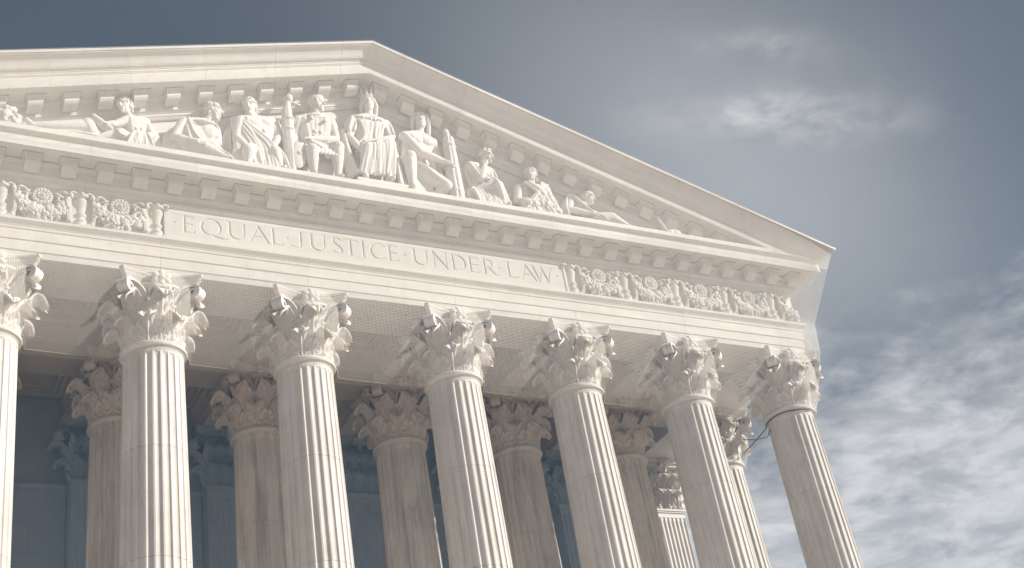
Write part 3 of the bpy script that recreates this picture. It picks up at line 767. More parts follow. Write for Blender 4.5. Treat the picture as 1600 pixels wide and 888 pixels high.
def fold_fan(m, rows, n, r, jitter=0.012, seed=1):
    """rows: list of (p, q) line ends; n folds running through the rows from first to last"""
    rg = random.Random(seed)
    def path(t0, drift, off):
        pts = []
        for kx, (p, q) in enumerate(rows):
            t = min(0.99, max(0.01, t0+drift*kx/(len(rows)-1)+rg.uniform(-1, 1)*0.02))
            pts.append(Vector(p).lerp(Vector(q), t)+off+Vector((rg.uniform(-1, 1), rg.uniform(-1, 1), rg.uniform(-1, 1)))*jitter)
        P_ = [pts[0]]+pts+[pts[-1]]; full = []
        for kx in range(1, len(P_)-2):
            for t in (0, 0.25, 0.5, 0.75):
                a, b, c, d = P_[kx-1:kx+3]
                full.append(0.5*((2*b)+(c-a)*t+(2*a-5*b+4*c-d)*t*t+(3*b-a-3*c+d)*t*t*t))
        return full+[pts[-1]]
    for i in range(n):                                        # cloth ground
        pp = path((i+0.5)/n, 0, Vector((0, 0.03, 0))); chain(m, pp, r*0.95)
    t0 = rg.uniform(0.02, 0.08)
    while t0 < 0.98:                                          # folds of unequal width that wander and die out
        pp = path(t0, rg.uniform(-0.16, 0.16), Vector((0, -0.02, 0))); lo = rg.choice([0, 0, 0, len(pp)//4]); hi = len(pp)-rg.choice([0, 0, len(pp)//5])
        pp = pp[lo:hi]; rmax = r*rg.uniform(0.32, 0.85)
        chain(m, pp, [rmax*(0.45+0.55*math.sin(PI*min(1, 0.12+0.8*k_/max(1, len(pp)-1)))) for k_ in range(len(pp))])
        t0 += rg.uniform(0.55, 1.7)/n
def statue(name, label, J, face, k=1.0, hair='short', beard=False, robe=True, skirt=True, bare_chest=False, extra=None, headk=1.0, torso_r=1.0, seat=True, mantle=1.6, seed=1, group='carved pediment figures'):
    k *= 1.18
    J = {a: Vector((b[0], b[1], b[2]+ZN)) for a, b in J.items()}
    P = J['pelvis']; base = Vector((P.x, -1.2, ZN+5.46))
    m = MB(); f = Vector(face).normalized(); sd, fw, up = frame(f)
    ax = (J['sR']-J['sL']); ax.normalize()
    hw2 = (J['sR']-J['sL']).length*0.5
    C = J['chest']; tor = (J['neck']-P).normalized(); fr = ax.cross(tor).normalized()
    if fr.y > 0: fr = -fr
    # trunk
    mid = (J['sL']+J['sR'])/2
    for t in np.linspace(-0.62, 0.62, 5):
        cone(m, mid+ax*hw2*t-tor*0.06*k, P.lerp(C, 0.35)+ax*hw2*t*0.66, 0.20*k*torso_r, 0.19*k*torso_r)
    for t in (-0.5, 0, 0.5): cone(m, P.lerp(C, 0.35)+ax*hw2*t*0.62, P+ax*0.26*k*t, 0.22*k*torso_r, 0.25*k*torso_r)
    for s_ in (-1, 1): m.ball(C+ax*(s_*hw2*0.40)+fr*0.105*k+tor*0.05, (0.22*k, 0.115*k, 0.14*k), 10, 8)      # chest muscles
    for s_ in (-1, 1):
        for q in range(3): m.ball(C.lerp(P, 0.34+0.2*q)+ax*(s_*0.075*k)+fr*0.185*k, (0.075*k, 0.06*k, 0.065*k), 7, 6)
    cone(m, J['neck']-tor*0.1, J['head']-up*0.08, 0.115*k, 0.10*k)
    for s_, sh in ((-1, 'sL'), (1, 'sR')): cone(m, J['neck']-tor*0.05, J[sh], 0.11*k, 0.15*k)
    # limbs
    for s_, S in ((-1, 'L'), (1, 'R')):
        sh, el, ha = J['s'+S], J['e'+S], J['h'+S]
        cone(m, sh, sh.lerp(el, 0.45), 0.155*k, 0.135*k); cone(m, sh.lerp(el, 0.45), el, 0.135*k, 0.105*k)
        cone(m, el, el.lerp(ha, 0.35), 0.105*k, 0.115*k); wr = el.lerp(ha, 0.86); cone(m, el.lerp(ha, 0.35), wr, 0.115*k, 0.068*k)
        hand(m, wr, ha+(ha-el).normalized()*0.1, s_, k*1.15)
        kn, ft = J['k'+S], J['f'+S]; hip = P+ax*(s_*0.19*k)-tor*0.02
        cone(m, hip, hip.lerp(kn, 0.5), 0.235*k, 0.22*k); cone(m, hip.lerp(kn, 0.5), kn, 0.22*k, 0.165*k)
        sh2 = kn.lerp(ft, 0.32)+Vector((0, 0.03, 0)); cone(m, kn, sh2, 0.155*k, 0.165*k); ank = kn.lerp(ft, 0.9); cone(m, sh2, ank, 0.165*k, 0.09*k)
        toe = ft+Vector((0.05*s_, -0.16, -0.05))*k
        if (ft-kn).normalized().z > -0.55: toe = ft+(ft-kn).normalized()*0.12+Vector((0, -0.04, 0.03))
        cone(m, ank, ft, 0.085*k, 0.085*k); cone(m, ft, toe, 0.085*k, 0.055*k)
    # head with face
    H = J['head']-Vector((0, 0, 0.03)); h = k*headk*1.06
    def hp(a, b, c): return H+sd*(a*h)+fw*(b*h)+up*(c*h)
    rot = Matrix((sd, fw, up)).transposed()
    m.ball(hp(0, -0.015, 0.05), (0.158*h, 0.195*h, 0.175*h), 14, 10, rot); m.ball(hp(0, 0.045, -0.06), (0.122*h, 0.135*h, 0.155*h), 12, 9, rot)
    cone(m, hp(0, 0.17, 0.045), hp(0, 0.215, -0.045), 0.026*h, 0.036*h, 7)                     # nose
    for s_ in (-1, 1):
        cone(m, hp(s_*0.03, 0.175, 0.06), hp(s_*0.105, 0.145, 0.055), 0.026*h, 0.024*h, 6)     # brow
        m.ball(hp(s_*0.07, 0.085, -0.05), (0.05*h, 0.07*h, 0.055*h), 7, 6, rot)                # cheek
        m.ball(hp(s_*0.155, -0.02, -0.01), (0.022*h, 0.042*h, 0.06*h), 6, 6, rot)              # ear
        m.ball(hp(s_*0.06, 0.148, 0.015), (0.027*h, 0.02*h, 0.017*h), 6, 5, rot)               # eye
    cone(m, hp(-0.045, 0.165, -0.10), hp(0.045, 0.165, -0.10), 0.021*h, 0.021*h, 6); cone(m, hp(-0.035, 0.16, -0.135), hp(0.035, 0.16, -0.135), 0.022*h, 0.022*h, 6)
    m.ball(hp(0, 0.135, -0.185), (0.05*h, 0.05*h, 0.04*h), 7, 6, rot)
    if seat:
        z0 = ZN+5.46
        m.box(P.x-0.42*k, P.x+0.42*k, -1.30, Y0+0.015, z0, P.z-0.05*k)
    root = link(name, None, None, base, label=label, cat='statue', group=group)
    def put(nm, mm, vox, it=2, fac=0.4):
        me_ = remeshed(nm, mm, vox, it, fac); me_.transform(Matrix.Translation(-base)); return link(nm, me_, root)
    put('body', m, 0.019, 1, 0.35)
    rg = random.Random(seed)
    hm = MB()
    if hair in ('short', 'long', 'curly'):
        for i in range(60):
            th = rg.uniform(0, 2*PI); ph = rg.uniform(0.0, 1.0)
            v = Vector((math.cos(th)*math.sqrt(1-ph*ph), math.sin(th)*math.sqrt(1-ph*ph), ph))
            if v.y > 0.62 and v.z < 0.62: continue
            c = hp(v.x*0.155, v.y*0.19-0.02, 0.06+v.z*0.165); hm.ball(c, rg.uniform(0.035, 0.055)*h, 6, 5)
        for i in range(26):
            th = rg.uniform(PI*1.08, PI*1.92); zz = rg.uniform(-0.14, 0.06)
            hm.ball(hp(math.cos(th)*0.155, math.sin(th)*0.185-0.01, zz), rg.uniform(0.03, 0.05)*h, 6, 5)
        if hair == 'long':
            for s_ in (-1, 1):
                chain(hm, [hp(s_*0.13, 0.06, 0.10), hp(s_*0.175, 0.0, -0.05), hp(s_*0.15, -0.05, -0.22), hp(s_*0.12, -0.06, -0.34)], [0.05*h, 0.06*h, 0.055*h, 0.03*h])
    elif hair == 'hood':
        for i in range(9):
            a = PI*i/8; chain(hm, [hp(0.175*math.cos(a), 0.10, 0.05+0.17*math.sin(a)), hp(0.195*math.cos(a), -0.03, 0.05+0.20*math.sin(a)), hp(0.17*math.cos(a), -0.15, 0.0+0.16*math.sin(a))], 0.05*h)
        for s_ in (-1, 1): chain(hm, [hp(s_*0.175, 0.08, 0.05), hp(s_*0.19, 0.0, -0.12), hp(s_*0.17, -0.06, -0.3)], 0.055*h)
    elif hair == 'helmet':
        hm.ball(hp(0, -0.02, 0.085), (0.185*h, 0.23*h, 0.175*h), 14, 10, rot)
        chain(hm, [hp(0, 0.17, 0.17), hp(0, 0.08, 0.27), hp(0, -0.08, 0.29), hp(0, -0.22, 0.20), hp(0, -0.27, 0.04)], 0.04*h)
        for s_ in (-1, 1): chain(hm, [hp(s_*0.16, 0.10, 0.02), hp(s_*0.15, 0.12, -0.10), hp(s_*0.10, 0.13, -0.17)], 0.03*h)
    if beard:
        for i in range(34):
            a = rg.uniform(-1, 1); b = rg.uniform(0, 1)
            hm.ball(hp(a*0.11*(1-b*0.4), 0.12-abs(a)*0.07+0.02*b, -0.10-b*0.17-0.02*(1-abs(a))), rg.uniform(0.028, 0.045)*h, 6, 5)
    if hm.V: put('hair' if hair != 'helmet' else 'helmet', hm, 0.017*h, 1, 0.3)
    dm = MB(); q = k
    if skirt:
        hL, hR = P-ax*0.42*k+tor*0.02, P+ax*0.42*k+tor*0.02
        kL, kR, fL, fR = J['kL'], J['kR'], J['fL'], J['fR']
        oL, oR = -ax*0.13*k, ax*0.13*k
        rows = [(hL+fr*0.12, hR+fr*0.12), (kL+oL+Vector((0, 0.03, 0.13))*k, kR+oR+Vector((0, 0.03, 0.13))*k), (kL+oL+fr*0.17*k-Vector((0, 0, 0.06)), kR+oR+fr*0.17*k-Vector((0, 0, 0.06))), (kL.lerp(fL, 0.85)+oL*1.2+fr*0.07, kR.lerp(fR, 0.85)+oR*1.2+fr*0.07)]
        if skirt == 'half': rows = rows[:3]
        fold_fan(dm, rows, 13 if skirt is True else 9, 0.062*k, 0.015, seed)
    if robe:
        a0, a1 = J['sL']+tor*0.10, J['neck']-tor*0.02
        b0, b1 = J['sR']+tor*0.10, J['neck']-tor*0.02
        if robe in (True, 'tunic'):
            fold_fan(dm, [(J['sL']+tor*0.06, J['sR']+tor*0.06), (C-ax*hw2*0.8+fr*0.20*k, C+ax*hw2*0.8+fr*0.20*k), (C.lerp(P, 0.6)-ax*hw2*0.55+fr*0.20*k, C.lerp(P, 0.6)+ax*hw2*0.55+fr*0.20*k), (P-ax*0.40*k+fr*0.22*k, P+ax*0.40*k+fr*0.22*k)], 11, 0.05*k, 0.012, seed+5)
            for S in 'LR':
                sh, el = J['s'+S], J['e'+S]
                for i in range(6):
                    a = 2*PI*i/6; o_ = Vector((math.cos(a), math.sin(a), 0))*0.13*k
                    chain(dm, [sh+o_*0.9+tor*0.02, sh.lerp(el, 0.45)+o_*1.05, sh.lerp(el, 0.72)+o_*1.0], 0.045*k)
        if robe == 'toga':
            fold_fan(dm, [(J['sL']+tor*0.15-ax*0.08, J['neck']+tor*0.02), (J['sL'].lerp(C, 0.35)-ax*0.2*k+fr*0.18*k, C+fr*0.25*k), (C.lerp(P, 0.4)-ax*0.28*k+fr*0.24*k, C.lerp(P, 0.2)+ax*0.33*k+fr*0.18*k), (P-ax*0.25*k+fr*0.27*k, P+ax*0.45*k+fr*0.10*k)], 8, 0.058*k, 0.014, seed+9)
            fold_fan(dm, [(J['sL']+tor*0.12, J['sL']-ax*0.12+Vector((0, 0.12, 0.04))), (J['eL']+Vector((-0.10, -0.05, 0.1)), J['eL']+Vector((-0.12, 0.18, 0.05))), (J['eL']+Vector((-0.08, -0.05, -0.45)), J['eL']+Vector((-0.05, 0.2, -0.5)))], 4, 0.065*k, 0.014, seed+12)
    if mantle:
        mm = MB(); zb = ZN+5.50
        def bk(v, dx, z=None): return Vector((v.x+dx, -1.04, v.z if z is None else z))
        zm = (P.z+zb)/2+0.25
        fold_fan(mm, [(bk(J['sL'], -0.10, J['sL'].z+0.02), bk(J['sR'], 0.10, J['sR'].z+0.02)), (bk(J['sL'], -0.28*mantle, C.z-0.25), bk(J['sR'], 0.28*mantle, C.z-0.25)), (bk(J['sL'], -0.36*mantle, zm), bk(J['sR'], 0.36*mantle, zm)), (bk(J['sL'], -0.42*mantle, zb), bk(J['sR'], 0.42*mantle, zb))], 14, 0.085, 0.018, seed+31)
        put('mantle', mm, 0.024, 1, 0.35)
    if extra: extra(root, J, dm, put, frame)
    if dm.V: put('drapery', dm, 0.018, 1, 0.35)
    return root

def throne_extra(root, J, dm, put, frame):
    c = MB(); H = J['head']
    for i in range(9):
        a = R(-10+200*i/8) if False else 2*PI*i/9
        p = H+Vector((math.cos(a)*0.165, math.sin(a)*0.185, 0.20)); tip = H+Vector((math.cos(a)*0.27, math.sin(a)*0.28, 0.46+0.05*(i % 2)))
        cone(c, p, tip, 0.07, 0.02, 6)
    for i in range(16):
        a, b = 2*PI*i/16, 2*PI*(i+1)/16; cone(c, H+Vector((math.cos(a)*0.17, math.sin(a)*0.195, 0.18)), H+Vector((math.cos(b)*0.17, math.sin(b)*0.195, 0.18)), 0.04, 0.04, 6)
    put('crown', c, 0.018, 1, 0.3)
    s = MB(); P = J['pelvis']
    s.box(P.x-0.75, P.x+0.85, -1.1, Y0+0.01, ZN+5.46, P.z+0.15); s.box(P.x-0.6, P.x+0.7, -1.0, Y0+0.01, P.z, P.z+1.2)
    s.box(P.x-0.75, P.x+0.9, -1.74, Y0+0.01, ZN+5.46, ZN+5.62)
    put('throne', s, 0.03, 1, 0.3)
    ro = MB(); a = J['hR']; ro_p = [a+Vector((-0.45, 0.0, -0.12)), a+Vector((0.35, 0, 0.12))]; cone(ro, ro_p[0], ro_p[1], 0.07, 0.07); put('scroll', ro, 0.02, 1, 0.3)
    fold_fan(dm, [(J['sL']+Vector((-0.08, -0.15, 0.06)), J['sR']+Vector((0.08, -0.15, 0.06))), (J['chest']+Vector((-0.35, -0.28, 0.16)), J['chest']+Vector((0.35, -0.28, 0.16)))], 6, 0.05, 0.01, 3)
    fold_fan(dm, [(J['eL']+Vector((-0.1, 0, 0.3)), J['eL']+Vector((-0.15, 0.25, 0.3))), (J['eL']+Vector((-0.12, -0.15, -0.6)), J['eL']+Vector((-0.2, 0.15, -0.6))), (J['fL']+Vector((-0.22, -0.05, 0.15)), J['fL']+Vector((-0.42, 0.2, 0.1)))], 6, 0.075, 0.014, 6)
    fold_fan(dm, [(J['eR']+Vector((0.05, 0, 0.1)), J['eR']+Vector((0.12, 0.3, 0.1))), (J['kR']+Vector((0.3, 0.1, -0.3)), J['kR']+Vector((0.5, 0.35, -0.3))), (J['fR']+Vector((0.35, 0.0, 0.0)), J['fR']+Vector((0.75, 0.2, -0.1)))], 6, 0.075, 0.014, 8)
statue('enthroned_statue', 'crowned robed statue enthroned at the middle of the pediment', dict(head=(0.10, -1.20, 8.96), neck=(0.09, -1.15, 8.55), chest=(0.07, -1.15, 8.05), pelvis=(-0.03, -1.15, 7.15), sL=(-0.45, -1.15, 8.22), eL=(-0.69, -1.25, 7.45), hL=(-0.45, -1.52, 6.80), sR=(0.59, -1.15, 8.28), eR=(0.64, -1.30, 7.60), hR=(0.10, -1.55, 7.25), kL=(-0.32, -1.58, 6.78), fL=(-0.45, -1.52, 5.78), kR=(0.37, -1.60, 7.06), fR=(0.27, -1.58, 5.80)), (-0.35, -1, 0.0), 1.05, 'long', robe=True, skirt=True, extra=throne_extra, seed=2)

def fasces_extra(root, J, dm, put, frame):
    b = MB(); p0, p1 = Vector((2.60, -1.30, ZN+8.05)), Vector((2.52, -1.40, ZN+5.50))
    for i in range(9):
        a = 2*PI*i/9; o = Vector((math.cos(a), math.sin(a), 0)); cone(b, p0+o*0.13, p1+o*0.19, 0.055, 0.075, 7)
    cone(b, p0, p1, 0.13, 0.18)
    for t in (0.12, 0.5, 0.85):
        c = p0.lerp(p1, t); rr = 0.17+0.06*t
        for i in range(12): a, a2 = 2*PI*i/12, 2*PI*(i+1)/12; cone(b, c+Vector((math.cos(a)*rr, math.sin(a)*rr, 0)), c+Vector((math.cos(a2)*rr, math.sin(a2)*rr, 0)), 0.04, 0.04, 6)
    put('rod_bundle', b, 0.019, 1, 0.3)
    x = MB(); cone(x, p0, p0+Vector((0.01, 0, 0.30)), 0.10, 0.06); x.ball(p0+Vector((-0.05, -0.04, 0.25)), (0.10, 0.09, 0.13)); put('axe_head', x, 0.02, 1, 0.3)
    fold_fan(dm, [(J['pelvis']+Vector((0.1, -0.35, 0.05)), J['pelvis']+Vector((0.25, 0.0, 0.2))), (J['pelvis']+Vector((0.5, -0.42, -0.35)), J['pelvis']+Vector((0.7, -0.1, -0.2))), (J['kR']+Vector((0, -0.14, -0.1)), J['kR']+Vector((0.1, 0.15, 0.1)))], 7, 0.065, 0.012, 5)
statue('kneeling_statue', 'kneeling hooded statue grasping an upright bundle of rods beside the throne', dict(head=(1.77, -1.20, 8.62), neck=(1.72, -1.18, 8.20), chest=(1.57, -1.20, 7.72), pelvis=(1.30, -1.12, 6.75), sL=(1.14, -1.25, 7.86), eL=(1.50, -1.50, 7.12), hL=(2.31, -1.55, 6.88), sR=(2.13, -1.10, 7.93), eR=(2.30, -1.05, 7.45), hR=(2.42, -1.20, 7.0), kL=(1.03, -1.62, 6.78), fL=(1.0, -1.58, 5.66), kR=(2.18, -1.45, 6.05), fR=(1.88, -1.15, 5.72)), (-0.25, -1, 0.05), 1.08, 'hood', robe=False, skirt=False, extra=fasces_extra, seed=3)

def soldier_extra(root, J, dm, put, frame):
    b = MB(); c = [Vector((-2.53, -1.30, ZN+8.42)), Vector((-2.56, -1.30, ZN+8.1)), Vector((-2.58, -1.30, ZN+7.92)), Vector((-2.59, -1.30, ZN+7.0)), Vector((-2.60, -1.38, ZN+6.3)), Vector((-2.60, -1.45, ZN+5.5))]
    chain(b, c, [0.10, 0.12, 0.17, 0.21, 0.20, 0.08]); b.ball(c[0]+Vector((0.03, -0.05, 0.02)), (0.13, 0.12, 0.16))
    cone(b, c[0]+Vector((-0.1, 0, 0.02)), c[0]+Vector((0.42, 0.1, -0.03)), 0.05, 0.035)
    for t in (7.6, 7.2, 6.8):
        for i in range(10): a, a2 = 2*PI*i/10, 2*PI*(i+1)/10; cone(b, (-2.585+math.cos(a)*0.2, -1.3+math.sin(a)*0.2, ZN+t), (-2.585+math.cos(a2)*0.2, -1.3+math.sin(a2)*0.2, ZN+t), 0.035, 0.035, 6)
    put('standard', b, 0.02, 1, 0.3)
    s = MB(); s.ball((-2.40, -1.50, ZN+6.25), (0.24, 0.08, 0.52), 14, 10, Matrix.Rotation(0.12, 3, 'Y')); s.ball((-2.40, -1.57, ZN+6.25), (0.07, 0.05, 0.07)); put('shield', s, 0.02, 1, 0.3)
    for i in range(9):
        t = i/8; a = J['pelvis']+Vector((-0.42+0.84*t, -0.25, 0.0)); chain(dm, [a, a+Vector((-0.05+0.02*i, -0.2, -0.18)), a+Vector((-0.05, -0.28, -0.42))], 0.055)
    for i in range(14):
        a, a2 = PI+PI*i/14, PI+PI*(i+1)/14; w_ = J['pelvis']+Vector((0, 0.02, 0.12))
        cone(dm, w_+Vector((math.cos(a)*0.40, math.sin(a)*0.30, 0)), w_+Vector((math.cos(a2)*0.40, math.sin(a2)*0.30, 0)), 0.05, 0.05, 6)
    st_ = MB()
    for s_ in (-1, 1): chain(st_, [J['neck']+Vector((s_*0.30, 0.05, -0.12)), J['neck']+Vector((s_*0.27, -0.22, -0.28)), J['chest']+Vector((s_*0.20, -0.33, 0.06))], 0.055)
    fold_fan(st_, [(J['sL']+Vector((-0.1, 0.1, 0.1)), J['neck']+Vector((-0.1, -0.1, -0.02))), (J['chest']+Vector((-0.5, 0.05, 0.15)), J['chest']+Vector((-0.15, -0.30, 0.28))), (J['sR']+Vector((-0.25, -0.2, -0.05)), J['neck']+Vector((0.18, -0.18, -0.06)))], 4, 0.05, 0.012, 21)
    put('shoulder_cloak', st_, 0.018, 1, 0.35)
    cf_ = MB()
    fold_fan(cf_, [(J['hR']+Vector((0.1, -0.05, -0.1)), J['hR']+Vector((0.3, -0.02, -0.08))), (J['hR']+Vector((0.45, -0.05, -0.3)), J['hR']+Vector((0.7, 0.05, -0.2))), (J['hR']+Vector((0.55, -0.02, -0.55)), J['hR']+Vector((0.85, 0.05, -0.45)))], 4, 0.06, 0.012, 4); put('cloth_fold', cf_, 0.02, 1, 0.35)
statue('soldier_statue', 'helmeted seated soldier statue holding a tall standard and a shield', dict(head=(-1.59, -1.15, 8.62), neck=(-1.60, -1.12, 8.22), chest=(-1.68, -1.12, 7.68), pelvis=(-1.72, -1.12, 6.75), sL=(-2.20, -1.15, 7.80), eL=(-2.30, -1.05, 7.25), hL=(-2.45, -1.20, 6.96), sR=(-1.17, -1.15, 7.90), eR=(-1.13, -1.30, 7.20), hR=(-2.15, -1.55, 6.85), kL=(-2.03, -1.60, 6.42), fL=(-2.02, -1.55, 5.62), kR=(-1.22, -1.58, 6.70), fR=(-1.29, -1.52, 5.62)), (0.75, -0.75, -0.05), 1.0, 'helmet', robe=False, skirt=False, extra=soldier_extra, seed=4)

def bearded_extra(root, J, dm, put, frame):
    z = ZN
    fold_fan(dm, [((-4.16, -1.10, z+7.50), (-3.98, -1.28, z+7.42)), ((-4.20, -1.25, z+6.9), (-3.62, -1.50, z+6.95)), ((-4.26, -1.38, z+6.3), (-3.15, -1.58, z+6.42)), ((-4.30, -1.42, z+5.75), (-2.98, -1.60, z+5.75)), ((-4.28, -1.45, z+5.47), (-2.95, -1.62, z+5.48))], 13, 0.068, 0.014, 11)
    fold_fan(dm, [((-2.98, -1.3, z+6.6), (-2.92, -1.1, z+6.6)), ((-2.86, -1.5, z+6.1), (-2.75, -1.25, z+6.1)), ((-2.72, -1.55, z+5.5), (-2.55, -1.25, z+5.5))], 5, 0.06, 0.012, 12)
statue('bearded_statue', 'bearded bare-chested seated statue with cloth sweeping from one shoulder', dict(head=(-3.66, -1.20, 7.98), neck=(-3.55, -1.12, 7.66), chest=(-3.42, -1.15, 7.28), pelvis=(-3.44, -1.15, 6.42), sL=(-3.96, -1.20, 7.36), eL=(-4.14, -1.30, 6.62), hL=(-3.90, -1.50, 6.20), sR=(-2.97, -1.10, 7.62), eR=(-2.84, -1.18, 7.02), hR=(-3.12, -1.45, 6.46), kL=(-3.90, -1.56, 6.02), fL=(-3.90, -1.48, 5.6), kR=(-3.12, -1.52, 6.15), fR=(-2.98, -1.48, 5.62)), (-0.55, -1, -0.25), 0.98, 'curly', beard=True, robe=False, skirt=False, extra=bearded_extra, seed=5)

def reader_extra(root, J, dm, put, frame):
    z = ZN
    dm.ball((-5.35, -1.12, z+6.45), (0.62, 0.34, 0.52), 16, 12); dm.ball((-5.75, -1.10, z+6.15), (0.42, 0.32, 0.55), 14, 10); dm.ball((-4.95, -1.15, z+6.60), (0.42, 0.30, 0.36), 14, 10); dm.box(-6.1, -4.5, -1.2, -0.85, z+5.45, z+6.0)
    fold_fan(dm, [((-5.85, -1.0, z+6.7), (-5.45, -1.35, z+7.08)), ((-5.95, -1.2, z+6.3), (-5.35, -1.52, z+6.5)), ((-5.80, -1.3, z+5.9), (-5.2, -1.5, z+6.15))], 7, 0.07, 0.014, 3)
    fold_fan(dm, [((-5.6, -1.2, z+7.0), (-5.5, -1.0, z+7.08)), ((-5.1, -1.45, z+6.9), (-5.0, -1.2, z+7.05)), ((-4.72, -1.32, z+6.98), (-4.68, -1.1, z+7.0)), ((-4.60, -1.30, z+6.66), (-4.56, -1.12, z+6.62))], 6, 0.075, 0.012, 4)
    fold_fan(dm, [((-5.55, -1.45, z+5.95), (-5.2, -1.2, z+6.2)), ((-5.0, -1.58, z+5.9), (-4.8, -1.25, z+6.2)), ((-4.5, -1.62, z+5.72), (-4.35, -1.25, z+5.9)), ((-4.36, -1.64, z+5.47), (-4.22, -1.25, z+5.5))], 8, 0.075, 0.014, 5)
    b = MB(); a = J['hL'].lerp(J['hR'], 0.5); b.box(a.x-0.22, a.x+0.22, a.y-0.08, a.y+0.1, a.z-0.06, a.z+0.02); put('tablet', b, 0.02, 1, 0.3)
statue('reading_statue', 'stooping bearded statue in a heavy cloak looking aside over a tablet', dict(head=(-4.74, -1.22, 7.55), neck=(-4.88, -1.15, 7.20), chest=(-5.15, -1.15, 6.80), pelvis=(-5.55, -1.10, 6.10), sL=(-5.58, -1.20, 6.93), eL=(-5.90, -1.35, 6.22), hL=(-5.46, -1.52, 6.08), sR=(-4.70, -1.15, 6.88), eR=(-4.66, -1.30, 6.32), hR=(-5.24, -1.52, 6.12), kL=(-5.10, -1.50, 5.92), fL=(-4.55, -1.55, 5.66), kR=(-4.80, -1.30, 6.10), fR=(-4.45, -1.40, 5.7)), (1, -0.35, -0.05), 0.95, 'short', beard=True, robe=False, skirt=False, seat=False, extra=reader_extra, seed=6)

def youth_extra(root, J, dm, put, frame):
    b = MB(); cone(b, (-8.02, -1.33, ZN+6.48), (-7.60, -1.38, ZN+6.12), 0.09, 0.09); cone(b, (-8.06, -1.30, ZN+6.40), (-7.64, -1.32, ZN+6.04), 0.05, 0.05); put('scroll', b, 0.018, 1, 0.3)
    z = ZN
    fold_fan(dm, [((-7.0, -1.45, z+6.1), (-6.65, -1.35, z+6.2)), ((-7.1, -1.58, z+5.85), (-6.6, -1.58, z+5.85)), ((-7.25, -1.66, z+5.5), (-6.5, -1.64, z+5.5))], 8, 0.06, 0.014, 3)
statue('youth_statue', 'bare-chested youth statue holding a scroll with legs stretched out', dict(head=(-7.19, -1.22, 7.14), neck=(-7.03, -1.13, 6.86), chest=(-6.90, -1.12, 6.54), pelvis=(-6.82, -1.12, 5.92), sL=(-7.14, -1.20, 6.64), eL=(-7.46, -1.30, 6.36), hL=(-7.72, -1.40, 6.25), sR=(-6.62, -1.08, 6.80), eR=(-6.47, -1.25, 6.24), hR=(-6.82, -1.52, 5.86), kL=(-7.36, -1.45, 5.95), fL=(-7.95, -1.48, 5.66), kR=(-7.25, -1.28, 5.88), fR=(-7.75, -1.28, 5.62)), (-0.8, -0.8, -0.2), 0.86, 'short', robe=False, skirt='half', extra=youth_extra, headk=1.08, seed=7)

def thinker_extra(root, J, dm, put, frame):
    z = ZN
    fold_fan(dm, [((3.16, -1.15, z+7.25), (3.55, -1.40, z+7.0)), ((3.12, -1.2, z+6.75), (3.75, -1.52, z+6.65)), ((3.15, -1.3, z+6.3), (3.98, -1.6, z+6.45)), ((3.2, -1.45, z+5.9), (4.05, -1.62, z+5.95)), ((3.25, -1.5, z+5.48), (4.15, -1.64, z+5.5))], 11, 0.07, 0.016, 9)
    b = MB(); b.box(4.1, 4.55, -1.0, Y0+0.01, ZN+5.46, ZN+6.55); put('seat_block', b, 0.03, 1, 0.3)
statue('pondering_statue', 'draped statue pondering with one hand raised to the chin', dict(head=(3.90, -1.22, 7.74), neck=(3.72, -1.15, 7.38), chest=(3.55, -1.12, 6.98), pelvis=(3.46, -1.08, 6.20), sL=(3.27, -1.22, 7.20), eL=(3.42, -1.50, 6.52), hL=(3.70, -1.42, 7.28), sR=(3.98, -1.10, 7.20), eR=(4.02, -1.22, 6.70), hR=(3.66, -1.48, 6.58), kL=(3.93, -1.54, 6.32), fL=(4.20, -1.52, 5.66), kR=(3.76, -1.45, 6.25), fR=(4.0, -1.42, 5.66)), (0.8, -0.8, -0.35), 0.92, 'short', robe=True, skirt=True, extra=thinker_extra, seed=8)

def listener_extra(root, J, dm, put, frame):
    z = ZN
    fold_fan(dm, [((4.95, -1.42, z+6.75), (5.25, -1.45, z+6.85)), ((5.2, -1.56, z+6.4), (5.55, -1.56, z+6.45)), ((5.45, -1.52, z+6.0), (5.8, -1.5, z+6.1))], 4, 0.05, 0.01, 2)
    fold_fan(dm, [((5.6, -1.42, z+6.9), (5.9, -1.38, z+6.85)), ((5.35, -1.56, z+6.45), (5.7, -1.52, z+6.5)), ((4.95, -1.54, z+6.0), (5.4, -1.55, z+6.0))], 4, 0.05, 0.01, 3)
    fold_fan(dm, [((4.75, -1.5, z+6.0), (5.6, -1.5, z+6.05)), ((4.7, -1.62, z+5.75), (5.7, -1.62, z+5.75)), ((4.65, -1.64, z+5.48), (5.9, -1.64, z+5.48))], 9, 0.07, 0.016, 9)
statue('listening_statue', 'seated young statue in a short tunic with forearms resting on the lap', dict(head=(5.40, -1.24, 7.27), neck=(5.42, -1.15, 6.93), chest=(5.36, -1.15, 6.62), pelvis=(5.30, -1.15, 5.90), sL=(4.87, -1.20, 6.62), eL=(4.66, -1.32, 6.05), hL=(5.22, -1.58, 5.92), sR=(5.93, -1.10, 6.86), eR=(5.98, -1.22, 6.30), hR=(5.98, -1.50, 5.84), kL=(4.85, -1.52, 5.85), fL=(4.9, -1.48, 5.60), kR=(5.60, -1.52, 5.85), fR=(5.6, -1.5, 5.60)), (-0.7, -0.9, 0.0), 0.92, 'short', robe=False, skirt=True, extra=listener_extra, seed=9)

